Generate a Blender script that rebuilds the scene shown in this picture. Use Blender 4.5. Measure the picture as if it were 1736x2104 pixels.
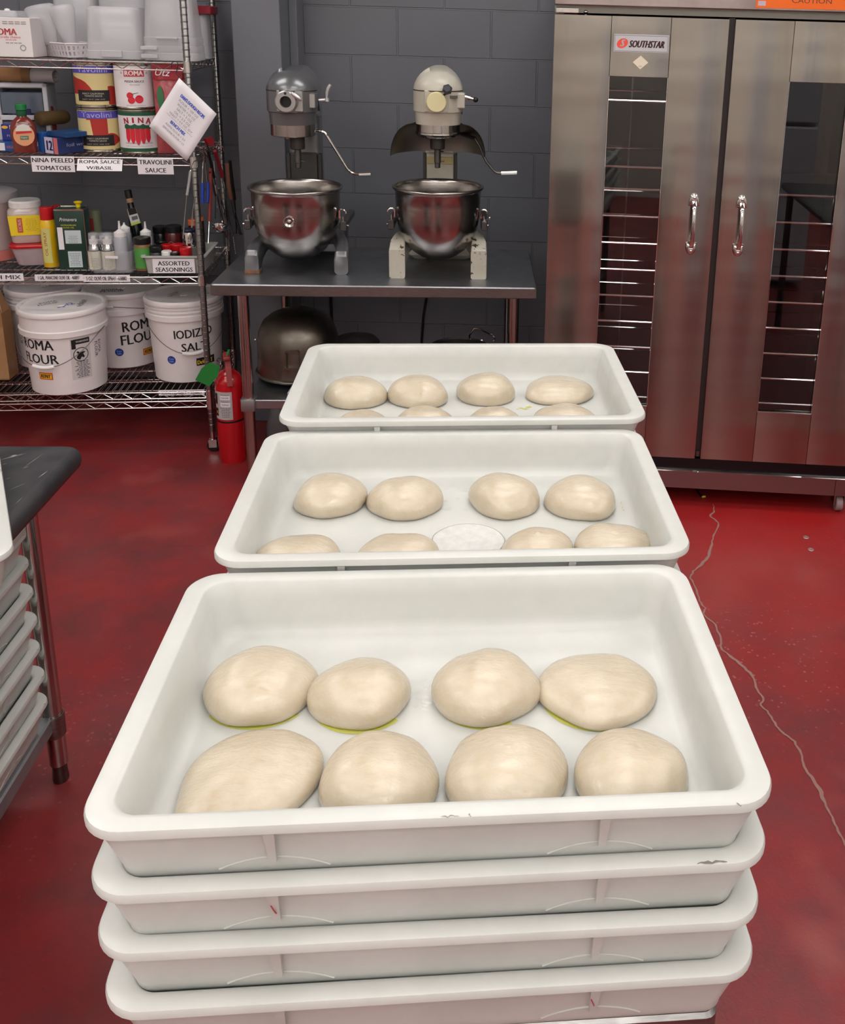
import bpy, bmesh, math, random
from mathutils import Vector, Matrix, noise
random.seed(7)
PI = math.pi
D = bpy.data
for o in list(D.objects): D.objects.remove(o)
COL = bpy.context.scene.collection
sc = bpy.context.scene

# ------------------------------------------------------------------ camera
H = 1.775                       # lens height above the floor
F, CX, CY = 1957.45, 1103.88, 599.28
R_RIGHT = Vector((0.99959252, 0.00074727, 0.02854748))
R_DOWN = Vector((0.02767799, -0.26981653, -0.96251388))
R_FWD = Vector((0.00697989, 0.96291146, -0.26972727))
cam_d = D.cameras.new('camera'); cam = D.objects.new('camera', cam_d); COL.objects.link(cam)
cam_d.sensor_fit = 'HORIZONTAL'; cam_d.sensor_width = 36.0
cam_d.lens = F / 1736 * 36
cam_d.shift_x = (868 - CX) / 1736
cam_d.shift_y = (CY - 1052) / 1736
cam_d.clip_start = 0.02
m = Matrix.Identity(4)
for i in range(3):
    m[i][0] = R_RIGHT[i]; m[i][1] = -R_DOWN[i]; m[i][2] = -R_FWD[i]
m[2][3] = H
cam.matrix_world = m
sc.camera = cam

# ------------------------------------------------------------------ look
sc.view_settings.view_transform = 'Standard'
sc.view_settings.look = 'None'
sc.view_settings.gamma = 1.0
sc.view_settings.use_curve_mapping = False
sc.view_settings.exposure = 0.0
w = D.worlds.new('world'); sc.world = w; w.use_nodes = True
w.node_tree.nodes['Background'].inputs[0].default_value = (0.5, 0.52, 0.55, 1)
w.node_tree.nodes['Background'].inputs[1].default_value = 0.2
LIGHT_POWER = 6.6              # emission of the ceiling panels
LIGHT_SPOTS = [(x, y) for y in (3.15, 1.7, .3) for x in (-1.9, 0.2, 2.3)] + [(x, y) for y in (-.9, -2.0, -3.0) for x in (-2.3, -0.7, 0.9, 2.5)]

# ------------------------------------------------------------------ measuring helpers
def ray(u, v):
    return R_RIGHT * ((u - CX) / F) + R_DOWN * ((v - CY) / F) + R_FWD
def at_y(u, v, y):
    r = ray(u, v); p = r * (y / r.y); p.z += H; return p
def at_z(u, v, z):
    r = ray(u, v); p = r * ((z - H) / r.z); p.z += H; return p
def depth(p):
    return (Vector(p) - Vector((0, 0, H))).dot(R_FWD)
def px(p, n):                   # n pixels at the distance of p, in metres
    return n * depth(p) / F

# ------------------------------------------------------------------ materials
def lin(c):
    c = c / 255.0
    return c / 12.92 if c <= 0.04045 else ((c + 0.055) / 1.055) ** 2.4
def rgb(r, g, b): return (lin(r), lin(g), lin(b), 1)
MATS = {}
def mat(name, col, rough=0.5, metal=0.0, col2=None, nscale=8, namt=1.0, bump=0.0, bscale=40, trans=0.0, alpha=1.0,
        coat=0.0, sss=0.0, emit=None, estr=0, aniso=0, ior=1.45, rough2=None, detail=4, ramp=(0.35, 0.65), stretch=None, bdist=0.01, spec=None):
    if name in MATS: return MATS[name]
    m = D.materials.new(name); m.use_nodes = True; nt = m.node_tree; N = nt.nodes; L = nt.links
    b = N['Principled BSDF']
    b.inputs['Base Color'].default_value = col
    b.inputs['Roughness'].default_value = rough
    b.inputs['Metallic'].default_value = metal
    b.inputs['Transmission Weight'].default_value = trans
    b.inputs['Alpha'].default_value = alpha
    b.inputs['Coat Weight'].default_value = coat
    b.inputs['Coat Roughness'].default_value = 0.08
    b.inputs['IOR'].default_value = ior
    if spec is not None: b.inputs['Specular IOR Level'].default_value = spec
    if sss:
        b.inputs['Subsurface Weight'].default_value = sss
        b.inputs['Subsurface Radius'].default_value = (0.012, 0.008, 0.005)
        b.inputs['Subsurface Scale'].default_value = 1.0
    if emit:
        b.inputs['Emission Color'].default_value = emit
        b.inputs['Emission Strength'].default_value = estr
    if aniso: b.inputs['Anisotropic'].default_value = aniso
    if col2 or bump or rough2 is not None:
        tc = N.new('ShaderNodeTexCoord'); mp = N.new('ShaderNodeMapping')
        L.new(tc.outputs['Object'], mp.inputs[0])
        if stretch: mp.inputs['Scale'].default_value = stretch
    if col2 or rough2 is not None:
        n = N.new('ShaderNodeTexNoise'); n.inputs['Scale'].default_value = nscale; n.inputs['Detail'].default_value = detail
        n.inputs['Roughness'].default_value = 0.65
        L.new(mp.outputs[0], n.inputs[0])
        r = N.new('ShaderNodeMapRange'); r.inputs[1].default_value = ramp[0]; r.inputs[2].default_value = ramp[1]
        r.inputs[4].default_value = namt
        L.new(n.outputs[0], r.inputs[0])
        if col2:
            x = N.new('ShaderNodeMix'); x.data_type = 'RGBA'
            x.inputs[6].default_value = col; x.inputs[7].default_value = col2
            L.new(r.outputs[0], x.inputs[0]); L.new(x.outputs[2], b.inputs['Base Color'])
        if rough2 is not None:
            q = N.new('ShaderNodeMapRange'); q.inputs[3].default_value = rough; q.inputs[4].default_value = rough2
            L.new(r.outputs[0], q.inputs[0]); L.new(q.outputs[0], b.inputs['Roughness'])
    if bump:
        n2 = N.new('ShaderNodeTexNoise'); n2.inputs['Scale'].default_value = bscale; n2.inputs['Detail'].default_value = 3
        L.new(mp.outputs[0], n2.inputs[0])
        bp = N.new('ShaderNodeBump'); bp.inputs['Strength'].default_value = bump; bp.inputs['Distance'].default_value = bdist
        L.new(n2.outputs[0], bp.inputs['Height']); L.new(bp.outputs[0], b.inputs['Normal'])
    MATS[name] = m
    return m
def flat(name, r, g, b, rough=0.5, **k): return mat(name, rgb(r, g, b), rough, **k)

tray_white = flat('tray plastic', 195, 196, 192, 0.28, col2=rgb(187, 189, 184), nscale=9, bump=0.04, bscale=220, bdist=0.001, sss=0.0, rough2=0.4)
steel = flat('brushed steel', 150, 149, 147, 0.28, metal=1, col2=rgb(132, 130, 128), nscale=30, stretch=(1, 1, 12), rough2=0.36)
steel_bright = flat('polished steel', 190, 188, 184, 0.1, metal=1)
steel_worn = flat('worn steel', 112, 110, 108, 0.3, metal=1, col2=rgb(88, 87, 87), nscale=12, rough2=0.5)
chrome = flat('chrome', 215, 213, 210, 0.07, metal=1)
white_p = flat('white plastic', 228, 226, 224, 0.35)
black_p = flat('black plastic', 18, 18, 20, 0.4)
ink = flat('black print', 22, 22, 24, 0.6)
ink_grey = flat('grey print', 95, 95, 100, 0.6)
paper = flat('white paper', 226, 222, 226, 0.6)
red_p = flat('red plastic', 190, 22, 30, 0.3)
blue_ink = flat('blue print', 60, 90, 190, 0.6)
clear = flat('clear plastic', 200, 202, 210, 0.25, trans=0.0, alpha=0.42, rough2=None)
clear_frost = flat('frosted clear plastic', 208, 206, 210, 0.3, alpha=0.5, coat=0.6)
cardboard = flat('cardboard', 170, 128, 88, 0.8, col2=rgb(152, 112, 76), nscale=6)

# ------------------------------------------------------------------ mesh builder
def rrect(hx, hy, r, n=6):
    r = max(0.0005, min(r, hx - 1e-4, hy - 1e-4)); pts = []
    for cx, cy, a0 in ((hx - r, hy - r, 0), (-hx + r, hy - r, 90), (-hx + r, -hy + r, 180), (hx - r, -hy + r, 270)):
        for i in range(n + 1):
            a = math.radians(a0 + 90 * i / n); pts.append((cx + r * math.cos(a), cy + r * math.sin(a)))
    return pts
class MB:
    def __init__(s): s.bm = bmesh.new()
    def face(s, vs):
        try: return s.bm.faces.new(vs)
        except ValueError: return None
    def loops(s, loops, cap0=True, cap1=True, close=True):
        rs = [[s.bm.verts.new(p) for p in lp] for lp in loops]
        n = len(rs[0])
        for a, b in zip(rs, rs[1:]):
            for i in range(n if close else n - 1):
                j = (i + 1) % n
                s.face([a[i], a[j], b[j], b[i]])
        if cap0: s.face(list(reversed(rs[0])))
        if cap1: s.face(rs[-1])
        return s
    def loft(s, secs, n=6, c=(0, 0, 0), cap0=True, cap1=True):     # secs: (half x, half y, corner radius, z[, dx, dy])
        lp = []
        for q in secs:
            dx, dy = (q[4], q[5]) if len(q) > 4 else (0, 0)
            lp.append([(c[0] + x + dx, c[1] + y + dy, c[2] + q[3]) for x, y in rrect(q[0], q[1], q[2], n)])
        return s.loops(lp, cap0, cap1)
    def box(s, x0, x1, y0, y1, z0, z1, M=None, b=0.0):
        if b:
            hx, hy = (x1 - x0) / 2, (y1 - y0) / 2; c = ((x0 + x1) / 2, (y0 + y1) / 2, 0)
            k = len(s.bm.verts); s.bm.verts.ensure_lookup_table()
            s.loft([(hx - b, hy - b, b, z0), (hx, hy, b, z0 + b), (hx, hy, b, z1 - b), (hx - b, hy - b, b, z1)], 3, c)
            if M is not None:
                s.bm.verts.ensure_lookup_table()
                for v in s.bm.verts[k:]: v.co = M @ v.co
            return s
        P = [Vector((x, y, z)) for z in (z0, z1) for x, y in ((x0, y0), (x1, y0), (x1, y1), (x0, y1))]
        if M is not None: P = [M @ p for p in P]
        v = [s.bm.verts.new(p) for p in P]
        for f in ((3, 2, 1, 0), (4, 5, 6, 7), (0, 1, 5, 4), (1, 2, 6, 5), (2, 3, 7, 6), (3, 0, 4, 7)): s.face([v[i] for i in f])
        return s
    def lathe(s, prof, c=(0, 0, 0), seg=32, M=None, a0=0, a1=2 * PI, cap=True):
        full = abs(a1 - a0 - 2 * PI) < 1e-6
        k = seg if full else seg + 1
        rs = []
        for r, z in prof:
            ring = []
            for i in range(k):
                a = a0 + (a1 - a0) * i / seg
                p = Vector((c[0] + r * math.cos(a), c[1] + r * math.sin(a), c[2] + z))
                if M is not None: p = M @ p
                ring.append(s.bm.verts.new(p))
            rs.append(ring)
        for a, b in zip(rs, rs[1:]):
            for i in range(seg):
                j = (i + 1) % k
                s.face([a[i], a[j], b[j], b[i]])
        if full and cap:
            if prof[0][0] > 1e-5: s.face(list(reversed(rs[0])))
            if prof[-1][0] > 1e-5: s.face(rs[-1])
        return s
    def cyl(s, p0, p1, r0, r1=None, seg=16):
        p0, p1 = Vector(p0), Vector(p1); r1 = r0 if r1 is None else r1
        d = p1 - p0; M = Matrix.Translation(p0) @ d.to_track_quat('Z', 'Y').to_matrix().to_4x4()
        return s.lathe([(r0, 0), (r1, d.length)], (0, 0, 0), seg, M)
    def tube(s, pts, r, seg=8, closed=False, rs=None):
        P = [Vector(p) for p in pts]; n = len(P); lp = []; up = None
        for i in range(n):
            if closed: t = (P[(i + 1) % n] - P[i - 1]).normalized()
            else: t = (P[min(i + 1, n - 1)] - P[max(i - 1, 0)]).normalized()
            if up is None:
                up = t.orthogonal().normalized()
            up = (up - t * up.dot(t)).normalized(); w = t.cross(up)
            rr = rs[i] if rs else r
            lp.append([P[i] + (up * math.cos(2 * PI * j / seg) + w * math.sin(2 * PI * j / seg)) * rr for j in range(seg)])
        if closed: lp.append(lp[0])
        return s.loops(lp, not closed, not closed)
    def ball(s, c, rx, ry=None, rz=None, seg=20, rings=12):
        ry = rx if ry is None else ry; rz = rx if rz is None else rz
        prof = [(math.sin(PI * i / rings), -math.cos(PI * i / rings)) for i in range(rings + 1)]
        M = Matrix.Translation(c) @ Matrix.Diagonal((rx, ry, rz, 1))
        return s.lathe(prof, (0, 0, 0), seg, M, cap=False)
    def prism(s, poly, a0, a1, axis='x'):                          # poly in the plane across the axis
        def P(q, a): return (a, q[0], q[1]) if axis == 'x' else ((q[0], a, q[1]) if axis == 'y' else (q[0], q[1], a))
        return s.loops([[P(q, a0) for q in poly], [P(q, a1) for q in poly]])
    def patch(s, R, a0, a1, z0, z1, seg=12, c=(0, 0), R1=None):    # curved label, angle 0 faces -y
        R1 = R if R1 is None else R1
        lo, hi = [], []
        for i in range(seg + 1):
            a = a0 + (a1 - a0) * i / seg
            lo.append(s.bm.verts.new((c[0] + R * math.sin(a), c[1] - R * math.cos(a), z0)))
            hi.append(s.bm.verts.new((c[0] + R1 * math.sin(a), c[1] - R1 * math.cos(a), z1)))
        for i in range(seg): s.face([lo[i], lo[i + 1], hi[i + 1], hi[i]])
        return s
    def quad(s, *P):
        s.face([s.bm.verts.new(p) for p in P]); return s
    def text(s, txt, w, h, f=None, bold=0.0, shear=0.0, rot=0.0):  # letters centred in a w x h box, mapped by f(x, z)
        cu = D.curves.new('t', 'FONT'); cu.body = txt; cu.shear = shear; cu.resolution_u = 2
        ob = D.objects.new('t', cu); COL.objects.link(ob)
        dg = bpy.context.evaluated_depsgraph_get(); dg.update()
        me = D.meshes.new_from_object(ob.evaluated_get(dg))
        xs = [v.co.x for v in me.vertices]; ys = [v.co.y for v in me.vertices]
        if True:
          if xs:
            x0, x1, y0, y1 = min(xs), max(xs), min(ys), max(ys)
            cr, sr = math.cos(rot), math.sin(rot)
          for sh_ in ((-1, 0, 1) if bold else (0,)):               # heavier strokes from shifted copies
            if not xs: break
            vs = []
            for v in me.vertices:
                x = ((v.co.x - x0) / (x1 - x0) - .5) * w + sh_ * min(bold * 3, .06) * h; z = ((v.co.y - y0) / (y1 - y0) - .5) * h
                x, z = x * cr - z * sr, x * sr + z * cr
                vs.append(s.bm.verts.new(f(x, z) if f else (x, 0, z)))
            for p in me.polygons: s.face([vs[i] for i in p.vertices])
        D.objects.remove(ob); D.curves.remove(cu); D.meshes.remove(me)
        return s
    def build(s, name, mt, parent=None, smooth=True, kind=None, sharp=0.55, loc=None, norm=True):
        bm = s.bm
        if norm: bmesh.ops.recalc_face_normals(bm, faces=bm.faces)
        for f in bm.faces: f.smooth = smooth
        if smooth:
            for e in bm.edges:
                if len(e.link_faces) == 2 and e.calc_face_angle(0) > sharp: e.smooth = False
        me = D.meshes.new(name); bm.to_mesh(me); bm.free()
        me.materials.append(mt)
        o = D.objects.new(name, me); COL.objects.link(o)
        if parent: o.parent = parent
        if loc: o.location = loc
        if kind: o['kind'] = kind
        return o
def on_cyl(R, a=0.0, z=0.0, c=(0, 0), R1=None, zspan=1):           # wraps lettering round an upright can
    def f(x, zz):
        t = a + x / R
        return (c[0] + R * math.sin(t), c[1] - R * math.cos(t), z + zz)
    return f
def on_flat(x=0, y=0, z=0): return lambda a, b: (x + a, y, z + b)
def on_top(x=0, y=0, z=0, r=0):
    return lambda a, b: (x + a * math.cos(r) - b * math.sin(r), y + a * math.sin(r) + b * math.cos(r), z)
def lines(mb, n, w, h, lh, f, seed=1):                              # rows of small print too fine to read in the photo
    rn = random.Random(seed)
    for i in range(n):
        zz = h / 2 - (i + .5) * h / n; ww = w * rn.uniform(.55, 1)
        k = 4
        for j in range(k):
            a, b = -ww / 2 + ww * j / k, -ww / 2 + ww * (j + .8) / k
            mb.quad(f(a, zz - lh / 2), f(b, zz - lh / 2), f(b, zz + lh / 2), f(a, zz + lh / 2))
def thing(name, label, cat, loc=(0, 0, 0), rz=0.0, group=None):
    o = D.objects.new(name, None); COL.objects.link(o); o.empty_display_size = 0.05
    o.location = loc; o.rotation_euler = (0, 0, rz)
    tag(o, label, cat, group); return o
def tag(o, label, cat, group=None):
    o['label'] = label; o['category'] = cat
    if group: o['group'] = group
    return o
def copy_thing(root, loc, rz=None, label=None, group=None):
    r = root.copy(); COL.objects.link(r); r.location = loc
    if rz is not None: r.rotation_euler = (0, 0, rz)
    if label: r['label'] = label
    if group: r['group'] = group
    def kids(a, b):
        for ch in [c for c in D.objects if c.parent == a]:
            c = ch.copy(); COL.objects.link(c); c.parent = b
            kids(ch, c)
    kids(root, r)
    return r

# ------------------------------------------------------------------ the room
XL, XR, YB, YF, ZC = -3.4, 3.4, 4.272, -3.6, 2.95
def struct(name, mb, m, parent=None, **k):
    o = mb.build(name, m, parent, **k)
    o['kind'] = 'structure'
    return o
def floor_mat():
    m = D.materials.new('red stained concrete'); m.use_nodes = True; nt = m.node_tree; N = nt.nodes; L = nt.links
    b = N['Principled BSDF']; tc = N.new('ShaderNodeTexCoord'); P = tc.outputs['Object']
    def noise(sc, det=5, rough=.6, dist=0.0, src=None):
        n = N.new('ShaderNodeTexNoise'); n.inputs['Scale'].default_value = sc; n.inputs['Detail'].default_value = det
        n.inputs['Roughness'].default_value = rough; n.inputs['Distortion'].default_value = dist; L.new(src or P, n.inputs[0]); return n.outputs[0]
    def rng(v, a, b_, c=0, d=1):
        r = N.new('ShaderNodeMapRange'); L.new(v, r.inputs[0])
        for i, x in enumerate((a, b_, c, d)): r.inputs[i + 1].default_value = x
        return r.outputs[0]
    def mix(f, a, c, mode='MIX'):
        x = N.new('ShaderNodeMix'); x.data_type = 'RGBA'; x.blend_type = mode
        for i, v in ((6, a), (7, c)):
            if isinstance(v, tuple): x.inputs[i].default_value = v
            else: L.new(v, x.inputs[i])
        if isinstance(f, float): x.inputs[0].default_value = f
        else: L.new(f, x.inputs[0])
        return x.outputs[2]
    def math_(op, a, c):
        x = N.new('ShaderNodeMath'); x.operation = op
        for i, v in enumerate((a, c)):
            if isinstance(v, (int, float)): x.inputs[i].default_value = v
            else: L.new(v, x.inputs[i])
        return x.outputs[0]
    def near(c, r0, r1):
        d = N.new('ShaderNodeVectorMath'); d.operation = 'DISTANCE'; L.new(P, d.inputs[0]); d.inputs[1].default_value = c
        return rng(d.outputs['Value'], r0, r1, 1, 0)
    base = mix(rng(noise(1.3, 4), .35, .65), rgb(128, 36, 38), rgb(140, 42, 44))
    base = mix(rng(noise(5, 6), .4, .7), base, rgb(108, 46, 50))
    base = mix(rng(noise(2.1, 3), .58, .78), base, rgb(156, 80, 74))
    c = at_z(1600, 1080, 0)
    base = mix(math_('MULTIPLY', near(c, .1, 1.1), .7), base, rgb(168, 24, 24))
    # worn pale flecks, densest by the crack and beside the left table
    v = N.new('ShaderNodeTexVoronoi'); v.inputs['Scale'].default_value = 62; v.inputs['Randomness'].default_value = 1; L.new(P, v.inputs[0])
    spot = rng(v.outputs['Distance'], .18, .30, 1, 0)
    dens = math_('ADD', near(at_z(1590, 1350, 0), .1, .42), math_('MULTIPLY', near(at_z(190, 1530, 0), .1, .5), .55))
    mask = math_('MULTIPLY', math_('MULTIPLY', spot, rng(noise(30, 3), .50, .58)), math_('MINIMUM', math_('ADD', dens, .06), 1.0))
    base = mix(mask, base, rgb(168, 92, 92))
    st = N.new('ShaderNodeMapping'); st.inputs['Scale'].default_value = (1, 3, 1); st.inputs['Rotation'].default_value = (0, 0, .5); L.new(P, st.inputs[0])
    scr = math_('MULTIPLY', rng(noise(14, 8, .75, 1.5, st.outputs[0]), .60, .72), .45)
    base = mix(scr, base, rgb(138, 74, 70))
    L.new(base, b.inputs['Base Color'])
    L.new(rng(noise(4, 5), .35, .7, .28, .5), b.inputs['Roughness'])
    bp = N.new('ShaderNodeBump'); bp.inputs['Strength'].default_value = .35; bp.inputs['Distance'].default_value = .004
    L.new(noise(18, 7, .7), bp.inputs['Height']); L.new(bp.outputs[0], b.inputs['Normal'])
    return m
def block_mat():
    m = D.materials.new('painted concrete block'); m.use_nodes = True; nt = m.node_tree; N = nt.nodes; L = nt.links
    b = N['Principled BSDF']; tc = N.new('ShaderNodeTexCoord')
    sp = N.new('ShaderNodeSeparateXYZ'); L.new(tc.outputs['Object'], sp.inputs[0])
    def add(v, k):
        a = N.new('ShaderNodeMath'); a.operation = 'ADD'; a.inputs[1].default_value = k; L.new(v, a.inputs[0]); return a.outputs[0]
    nz = N.new('ShaderNodeTexNoise'); nz.inputs['Scale'].default_value = 9; nz.inputs['Detail'].default_value = 3; L.new(tc.outputs['Object'], nz.inputs[0])
    wob = N.new('ShaderNodeMapRange'); wob.inputs[3].default_value = -.003; wob.inputs[4].default_value = .003; L.new(nz.outputs[0], wob.inputs[0])
    zz = N.new('ShaderNodeMath'); zz.operation = 'ADD'; L.new(add(sp.outputs[2], -.0024 + .004), zz.inputs[0]); L.new(wob.outputs[0], zz.inputs[1])
    cb = N.new('ShaderNodeCombineXYZ'); L.new(add(sp.outputs[0], .8076 + .004), cb.inputs[0]); L.new(zz.outputs[0], cb.inputs[1])
    br = N.new('ShaderNodeTexBrick'); L.new(cb.outputs[0], br.inputs[0])
    br.inputs['Scale'].default_value = 1; br.inputs['Brick Width'].default_value = .4064; br.inputs['Row Height'].default_value = .2032
    br.inputs['Mortar Size'].default_value = .0045; br.inputs['Mortar Smooth'].default_value = .35; br.offset = .5
    n = N.new('ShaderNodeTexNoise'); n.inputs['Scale'].default_value = 3; n.inputs['Detail'].default_value = 4; L.new(tc.outputs['Object'], n.inputs[0])
    x = N.new('ShaderNodeMix'); x.data_type = 'RGBA'; x.inputs[6].default_value = rgb(92, 94, 101); x.inputs[7].default_value = rgb(100, 102, 108)
    L.new(n.outputs[0], x.inputs[0]); L.new(x.outputs[2], b.inputs['Base Color'])
    b.inputs['Roughness'].default_value = .5
    n2 = N.new('ShaderNodeTexNoise'); n2.inputs['Scale'].default_value = 90; n2.inputs['Detail'].default_value = 4; L.new(tc.outputs['Object'], n2.inputs[0])
    bp = N.new('ShaderNodeBump'); bp.invert = True; bp.inputs['Strength'].default_value = 1; bp.inputs['Distance'].default_value = .006; L.new(br.outputs['Fac'], bp.inputs['Height'])
    b2 = N.new('ShaderNodeBump'); b2.inputs['Strength'].default_value = .12; b2.inputs['Distance'].default_value = .003
    L.new(n2.outputs[0], b2.inputs['Height']); L.new(bp.outputs[0], b2.inputs['Normal']); L.new(b2.outputs[0], b.inputs['Normal'])
    return m
block = block_mat()
paint = flat('grey wall paint', 104, 106, 113, .45, bump=.1, bscale=60, bdist=.002)
paint_far = flat('warm grey wall paint', 196, 192, 184, .6)
fl = struct('floor', MB().box(XL, XR, YF, YB, -.1, 0), floor_mat(), smooth=False)
struct('ceiling', MB().box(XL, XR, YF, YB, ZC, ZC + .1), flat('ceiling tile', 205, 203, 196, .8), smooth=False)
struct('wall_back', MB().box(XL, XR, YB, YB + .15, 0, ZC), block, smooth=False)
struct('wall_left', MB().box(XL - .15, XL, YF, YB, 0, ZC), paint_far, smooth=False)
struct('wall_right', MB().box(XR, XR + .15, YF, YB, 0, ZC), paint_far, smooth=False)
struct('wall_front', MB().box(XL, XR, YF - .15, YF, 0, ZC), paint_far, smooth=False)
cx0, cx1 = at_y(474, 20, 4.02).x, at_y(574, 20, 4.02).x
struct('trim_1', MB().box(cx0, cx1, 4.02, YB, 0, ZC, b=.004), paint, smooth=False)
struct('trim_2', MB().box(cx1, cx1 + .035, 4.16, YB, 0, ZC, b=.004), paint, smooth=False)
struct('baseboard_back', MB().box(XL, cx0, YB - .012, YB, 0, .1).box(cx1 + .035, XR, YB - .012, YB, 0, .1), flat('dark cove base', 30, 26, 30, .5), smooth=False)

# filled crack wandering across the floor: part of the floor
cr = [(1465, 1035), (1468, 1050), (1458, 1060), (1477, 1076), (1466, 1100), (1462, 1118), (1456, 1142), (1440, 1160), (1424, 1175), (1418, 1188),
      (1430, 1212), (1438, 1236), (1449, 1250), (1444, 1262), (1470, 1285), (1480, 1310), (1482, 1334), (1502, 1350), (1524, 1368), (1545, 1388), (1556, 1420), (1569, 1436),
      (1562, 1450), (1580, 1466), (1594, 1492), (1612, 1510), (1632, 1524), (1646, 1548), (1652, 1576), (1668, 1600), (1684, 1622), (1694, 1650),
      (1710, 1680), (1722, 1708), (1736, 1735), (1760, 1790), (1775, 1850)]
rn = random.Random(3); pts = []
for (a, b) in zip(cr, cr[1:]):
    for k in range(4):
        t = k / 4; pts.append(at_z(a[0] + (b[0] - a[0]) * t + rn.uniform(-1.6, 1.6), a[1] + (b[1] - a[1]) * t + rn.uniform(-1, 1), 0))
mb = MB(); prev = None
for i, p in enumerate(pts):
    t = (pts[min(i + 1, len(pts) - 1)] - pts[max(i - 1, 0)]).normalized(); nrm = Vector((-t.y, t.x, 0))
    wd = .0022 + .0016 * rn.random() + (.002 if 20 < i % 47 < 30 else 0)
    if i < 4: wd *= (i + 1) / 5
    v = [mb.bm.verts.new((p + nrm * wd * s).to_tuple()[:2] + (.0012,)) for s in (-1, 1)]
    if prev: mb.face([prev[0], v[0], v[1], prev[1]])
    prev = v
struct('crack', mb, flat('crack filler', 148, 112, 104, .8), fl, smooth=False)

# ceiling lights
lens_m = mat('lit diffuser', rgb(255, 250, 240), .5, emit=(1.0, .985, .955, 1), estr=LIGHT_POWER)
white_metal = flat('white enamel', 225, 225, 222, .4)
first = None
for i, (x, y) in enumerate(LIGHT_SPOTS):
    if first is None:
        first = thing('ceiling_light', 'rectangular ceiling light panel set in the ceiling', 'ceiling light', (x, y, ZC), 0, 'ceiling light panels')
        mb = MB()
        for a in ((-.62, .62, -.32, -.30), (-.62, .62, .30, .32), (-.62, -.60, -.30, .30), (.60, .62, -.30, .30)): mb.box(a[0], a[1], a[2], a[3], -.02, 0)
        mb.build('frame', white_metal, first, False)
        MB().box(-.60, .60, -.30, .30, -.012, -.002).build('diffuser', lens_m, first, False)
    else: copy_thing(first, (x, y, ZC))

# ------------------------------------------------------------------ dough trays
TW, TD, TH, PITCH = .658, .423, .085, .071
def tray_mesh():
    W, Dd = TW / 2, TD / 2
    S = [(.040, .012, 0), (.034, .015, .003), (.0298, .017, .010), (.0284, .018, .018), (.015, .021, .064), (.010, .023, .0732), (.003, .040, .0738), (0, .042, .0752), (0, .042, .0808),
         (.0015, .041, .0840), (.005, .039, .0852), (.019, .030, .0852), (.0242, .028, .0846), (.0266, .027, .0825), (.034, .028, .060), (.039, .030, .030), (.043, .030, .020), (.048, .030, .0145), (.056, .028, .0125)]
    mb = MB().loft([(W - i, Dd - i * .80, r, z) for i, r, z in S], 8)
    return mb
def make_tray(name, label, loc, rz, group):
    t = thing(name, label, 'tray', loc, rz, group)
    tray_mesh().build('tray_body', tray_white, t, sharp=.7)
    for sy in (-1, 1):
        for x in (-.155, .158):
            y0 = sy * (TD / 2 - .018)
            MB().loops([[(x - .0034, sy * (TD / 2 - .022), .028), (x + .0034, sy * (TD / 2 - .022), .028), (x + .0034, sy * (TD / 2 - .0150), .028), (x - .0034, sy * (TD / 2 - .0150), .028)],
                      [(x - .0052, y0, .0736), (x + .0052, y0, .0736), (x + .0052, sy * (TD / 2 - .0012), .0736), (x - .0052, sy * (TD / 2 - .0012), .0736)]]).build('rib', tray_white, t, False)
    for sy in (-1, 1):
        for x in (-.155, .158):
            pts = []
            for k in range(13):
                q = -1 + 2 * k / 12; z = .014 + .016 * (1 - q * q)
                ins = .0298 - (z - .010) / .008 * .0014 if z < .018 else .0284 - (z - .018) / .046 * .0134
                pts.append((x + q * .052, sy * (TD / 2 - ins * .80 + .0001), z))
            MB().tube(pts, .0010, 5).build('moulded_arc', tray_white, t)
    return t
def put(loc, rz, dx, dy):
    c, s = math.cos(rz), math.sin(rz); return (loc[0] + dx * c - dy * s, loc[1] + dx * s + dy * c)
# stacks: centre x, centre y, rotation, height of the top rim, trays
STACKS = [('nearest', -.0901, .9284, .0848, 1.0652, 4), ('middle', -.1071, 1.3527, .0832, 1.0793, 4), ('farthest', -.1267, 1.7660, .0882, 1.1000, 4)]
TABLE_Z = 1.0652 - TH - 3 * PITCH
trays = {}; proto = None
RIM = {0: 'topmost, holding dough balls', 1: 'second from the top', 2: 'third from the top', 3: 'fourth, the bottom one'}
for nm, x, y, a, zt, n in STACKS:
    for k in range(n):
        z = zt - TH - k * PITCH
        lab = 'white plastic dough tray in the %s stack, %s' % (nm, RIM[k])
        if proto is None:
            proto = make_tray('dough_tray', lab, (x, y, z), a, 'stacked dough trays'); t = proto
        else: t = copy_thing(proto, (x, y, z), a, lab)
        t.rotation_euler.z = a + (0, .004, -.003, .002)[k]
        trays[nm, k] = t
scuff_m = flat('grey scuff', 120, 116, 108, .8)
def scuff(tr, u0, v0, u1, v1, z, wmm, seed, name='scuff_mark', mt=None):
    t = tr; p0, p1 = at_z(u0, v0, z), at_z(u1, v1, z); rn = random.Random(seed); mb = MB(); pv = None
    M = (Matrix.Translation(t.location) @ Matrix.Rotation(t.rotation_euler.z, 4, 'Z')).inverted()
    for i in range(9):
        q = i / 8; p = p0.lerp(p1, q) + Vector((0, rn.uniform(-1, 1) * .0012, 0)); ww = wmm * math.sin(PI * (q * .9 + .05)) * rn.uniform(.4, 1)
        vs = [mb.bm.verts.new(M @ (p + Vector((0, s * ww, .0004)))) for s in (-1, 1)]
        if pv: mb.face([pv[0], vs[0], vs[1], pv[1]])
        pv = vs
    mb.build(name, mt or scuff_m, t, False)
scuff(trays['nearest', 1], 1432, 1774, 1494, 1770, 1.0652 - PITCH, .0022, 1)
scuff(trays['nearest', 0], 1512, 1650, 1524, 1658, 1.0655, .0016, 2)
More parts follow.
